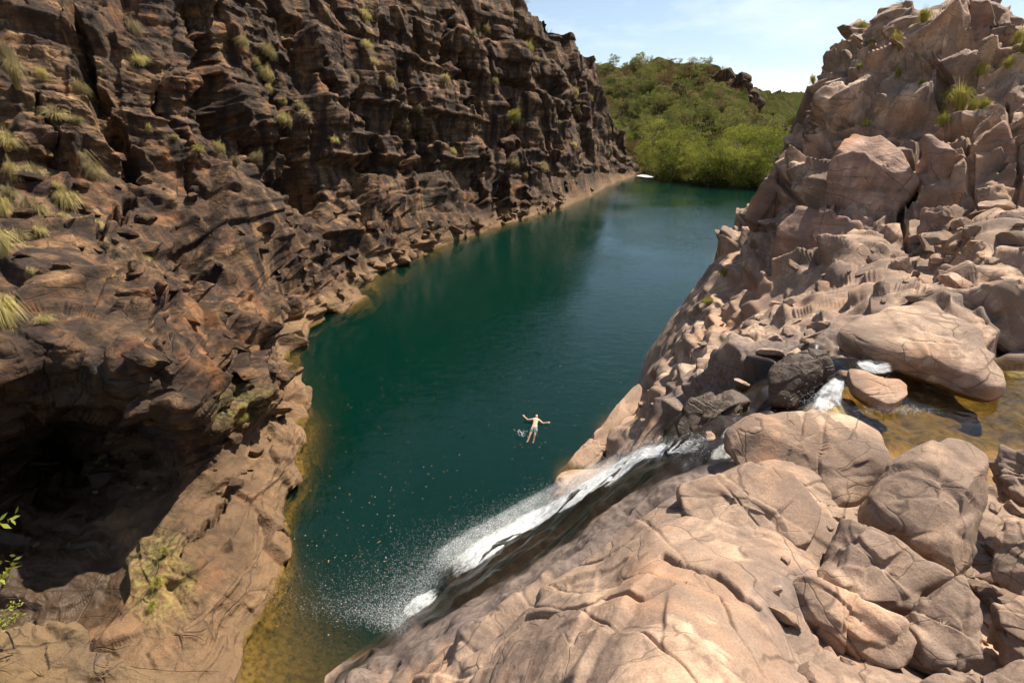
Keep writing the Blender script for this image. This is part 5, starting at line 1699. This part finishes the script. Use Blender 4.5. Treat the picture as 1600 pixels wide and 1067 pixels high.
def figure(arms, legs, foot):
    """joints of one body: x to its side, y towards the head, z out of the chest"""
    J = [(0, 0, 0, (0.155, 0.105)), (0, 0.18, 0.01, (0.145, 0.10)), (0, 0.38, 0.02, (0.175, 0.115)), (0, 0.50, 0.015, (0.15, 0.09)), (0, 0.585, 0.015, 0.055), (0, 0.655, 0.03, 0.075), (0, 0.735, 0.035, 0.098), (0, 0.81, 0.02, 0.072),
         (0, 0.70, 0.135, 0.016)]
    E = [(0, 1), (1, 2), (2, 3), (3, 4), (4, 5), (5, 6), (6, 7), (6, 8)]
    for sgn, (el, wr, dirh) in zip((-1, 1), arms):
        i = len(J)
        d = np.array(dirh, float)
        d /= np.linalg.norm(d)
        sd = np.cross(d, [0, 0, 1.0])
        w = np.array(wr, float)
        J += [(sgn * 0.185, 0.50, 0.01, 0.062), (*el, 0.042), (*wr, 0.028), (*(w + d * 0.06), (0.040, 0.018))]
        E += [(3, i), (i, i + 1), (i + 1, i + 2), (i + 2, i + 3)]
        for k, (a_, L) in enumerate(((-0.030, 0.065), (-0.010, 0.078), (0.010, 0.072), (0.028, 0.055))):
            j = len(J)
            b0 = w + d * 0.085 + sd * a_
            J += [(*(b0 + d * L * 0.5 + np.array([0, 0, 0.006])), 0.0085), (*(b0 + d * L - np.array([0, 0, 0.012])), 0.007)]
            E += [(i + 3, j), (j, j + 1)]
        j = len(J)
        J += [(*(w + d * 0.055 - sd * sgn * 0.048), 0.010), (*(w + d * 0.095 - sd * sgn * 0.058), 0.008)]
        E += [(i + 3, j), (j, j + 1)]
    for sgn, (kn, an), ft in zip((-1, 1), legs, foot):
        i = len(J)
        J += [(sgn * 0.095, -0.07, 0, 0.095), (kn[0] * 0.6 + sgn * 0.04, kn[1] * 0.5 - 0.03, kn[2] * 0.5, 0.085), (*kn, 0.058), ((kn[0] + an[0]) / 2, kn[1] * 0.6 + an[1] * 0.4, (kn[2] + an[2]) / 2 - 0.01, 0.056), (*an, 0.036), (*ft, (0.045, 0.022))]
        E += [(0, i), (i, i + 1), (i + 1, i + 2), (i + 2, i + 3), (i + 3, i + 4), (i + 4, i + 5)]
    return J, E


def hair_cap(parent):
    bm = bmesh.new()
    bmesh.ops.create_uvsphere(bm, u_segments=20, v_segments=14, radius=0.106)
    for v in list(bm.verts):
        v.co.y *= 1.12
        v.co.z *= 1.08
    bmesh.ops.delete(bm, geom=[v for v in bm.verts if v.co.z > 0.045 and v.co.y < 0.085 or v.co.y < -0.045], context='VERTS')
    for v in bm.verts:
        v.co *= 1 + 0.03 * mnoise.noise(v.co * 40)
        v.co += Vector((0, 0.745, 0.02))
    me = bpy.data.meshes.new('hair')
    bm.to_mesh(me)
    bm.free()
    for p_ in me.polygons: p_.use_smooth = True
    return obj('hair', me, m_hair, parent)


# the swimmer, floating on the back with the arms spread and the legs sinking towards the camera
J, E = figure([((-0.45, 0.44, -0.02), (-0.66, 0.58, 0.03), (-0.75, 0.62, 0.05)), ((0.42, 0.36, -0.03), (0.66, 0.40, 0.03), (0.9, 0.12, 0.02))],
              [((-0.15, -0.47, 0.04), (-0.22, -0.86, -0.02)), ((0.10, -0.45, 0.02), (0.07, -0.80, -0.14))], [(-0.25, -0.95, 0.08), (0.07, -0.90, -0.04)])
swim = empty('person', zpt(835, 668, -0.10))
tag(swim, 'person in patterned swim shorts floating on the back with arms spread', 'person')
body = skin_figure('body', J, E, m_skin)
body.parent = swim
hair_cap(swim)
SJ = [(0, 0.06, 0, (0.172, 0.122)), (0, -0.02, 0, (0.172, 0.122)), (-0.10, -0.10, 0, 0.108), (-0.115, -0.24, 0.015, 0.108), (-0.13, -0.36, 0.025, 0.104), (0.10, -0.10, 0, 0.108), (0.11, -0.24, 0.01, 0.108), (0.11, -0.35, 0.012, 0.104)]
sh = skin_figure('swim_shorts', SJ, [(0, 1), (1, 2), (2, 3), (3, 4), (1, 5), (5, 6), (6, 7)], m_shorts)
sh.parent = swim
swim.rotation_euler = (math.radians(27), 0, math.radians(-13))
swim.scale = (1.08, 1.08, 1.08)
# drips and bubbles beside the swimmer
sp_ = np.array([zpt(812 + RNG.normal(0, 4), 676 + RNG.normal(0, 3), 0.02) for _ in range(40)])
drops('splash', sp_, RNG.uniform(0.012, 0.03, 40), m_drop)

# a visitor standing on the far bank
J, E = figure([((-0.25, 0.22, 0.0), (-0.24, -0.02, 0.05), (0, -1, 0.1)), ((0.25, 0.22, 0.0), (0.24, -0.02, 0.05), (0, -1, 0.1))],
              [((-0.10, -0.48, 0.02), (-0.11, -0.90, -0.02)), ((0.10, -0.48, 0.02), (0.11, -0.90, -0.02))], [(-0.12, -0.95, 0.10), (0.12, -0.95, 0.10)])
P, nn, T = HILL.spot(990, 262)
vis = empty('person', (P[0], P[1], P[2] + 0.97))
tag(vis, 'person in dark clothes standing on the pale bank at the far end', 'person')
vb = skin_figure('body', J, E, m_skin)
vb.parent = vis
hair_cap(vis)
vs_ = skin_figure('shirt', [(0, -0.08, 0, (0.17, 0.12)), (0, 0.2, 0.01, (0.165, 0.12)), (0, 0.4, 0.02, (0.195, 0.135)), (0, 0.52, 0.015, (0.15, 0.1)), (-0.19, 0.5, 0.01, 0.075), (-0.24, 0.3, 0, 0.065), (0.19, 0.5, 0.01, 0.075), (0.24, 0.3, 0, 0.065)],
                  [(0, 1), (1, 2), (2, 3), (3, 4), (4, 5), (3, 6), (6, 7)], m_shirt)
vs_.parent = vis
vt_ = skin_figure('trousers', [(0, -0.02, 0, (0.17, 0.12)), (-0.10, -0.12, 0, 0.11), (-0.105, -0.5, 0.015, 0.09), (-0.11, -0.88, -0.01, 0.075), (0.10, -0.12, 0, 0.11), (0.105, -0.5, 0.015, 0.09), (0.11, -0.88, -0.01, 0.075)],
                  [(0, 1), (1, 2), (2, 3), (0, 4), (4, 5), (5, 6)], m_shirt)
vt_.parent = vis
vis.rotation_euler = (math.radians(90), 0, math.radians(0))
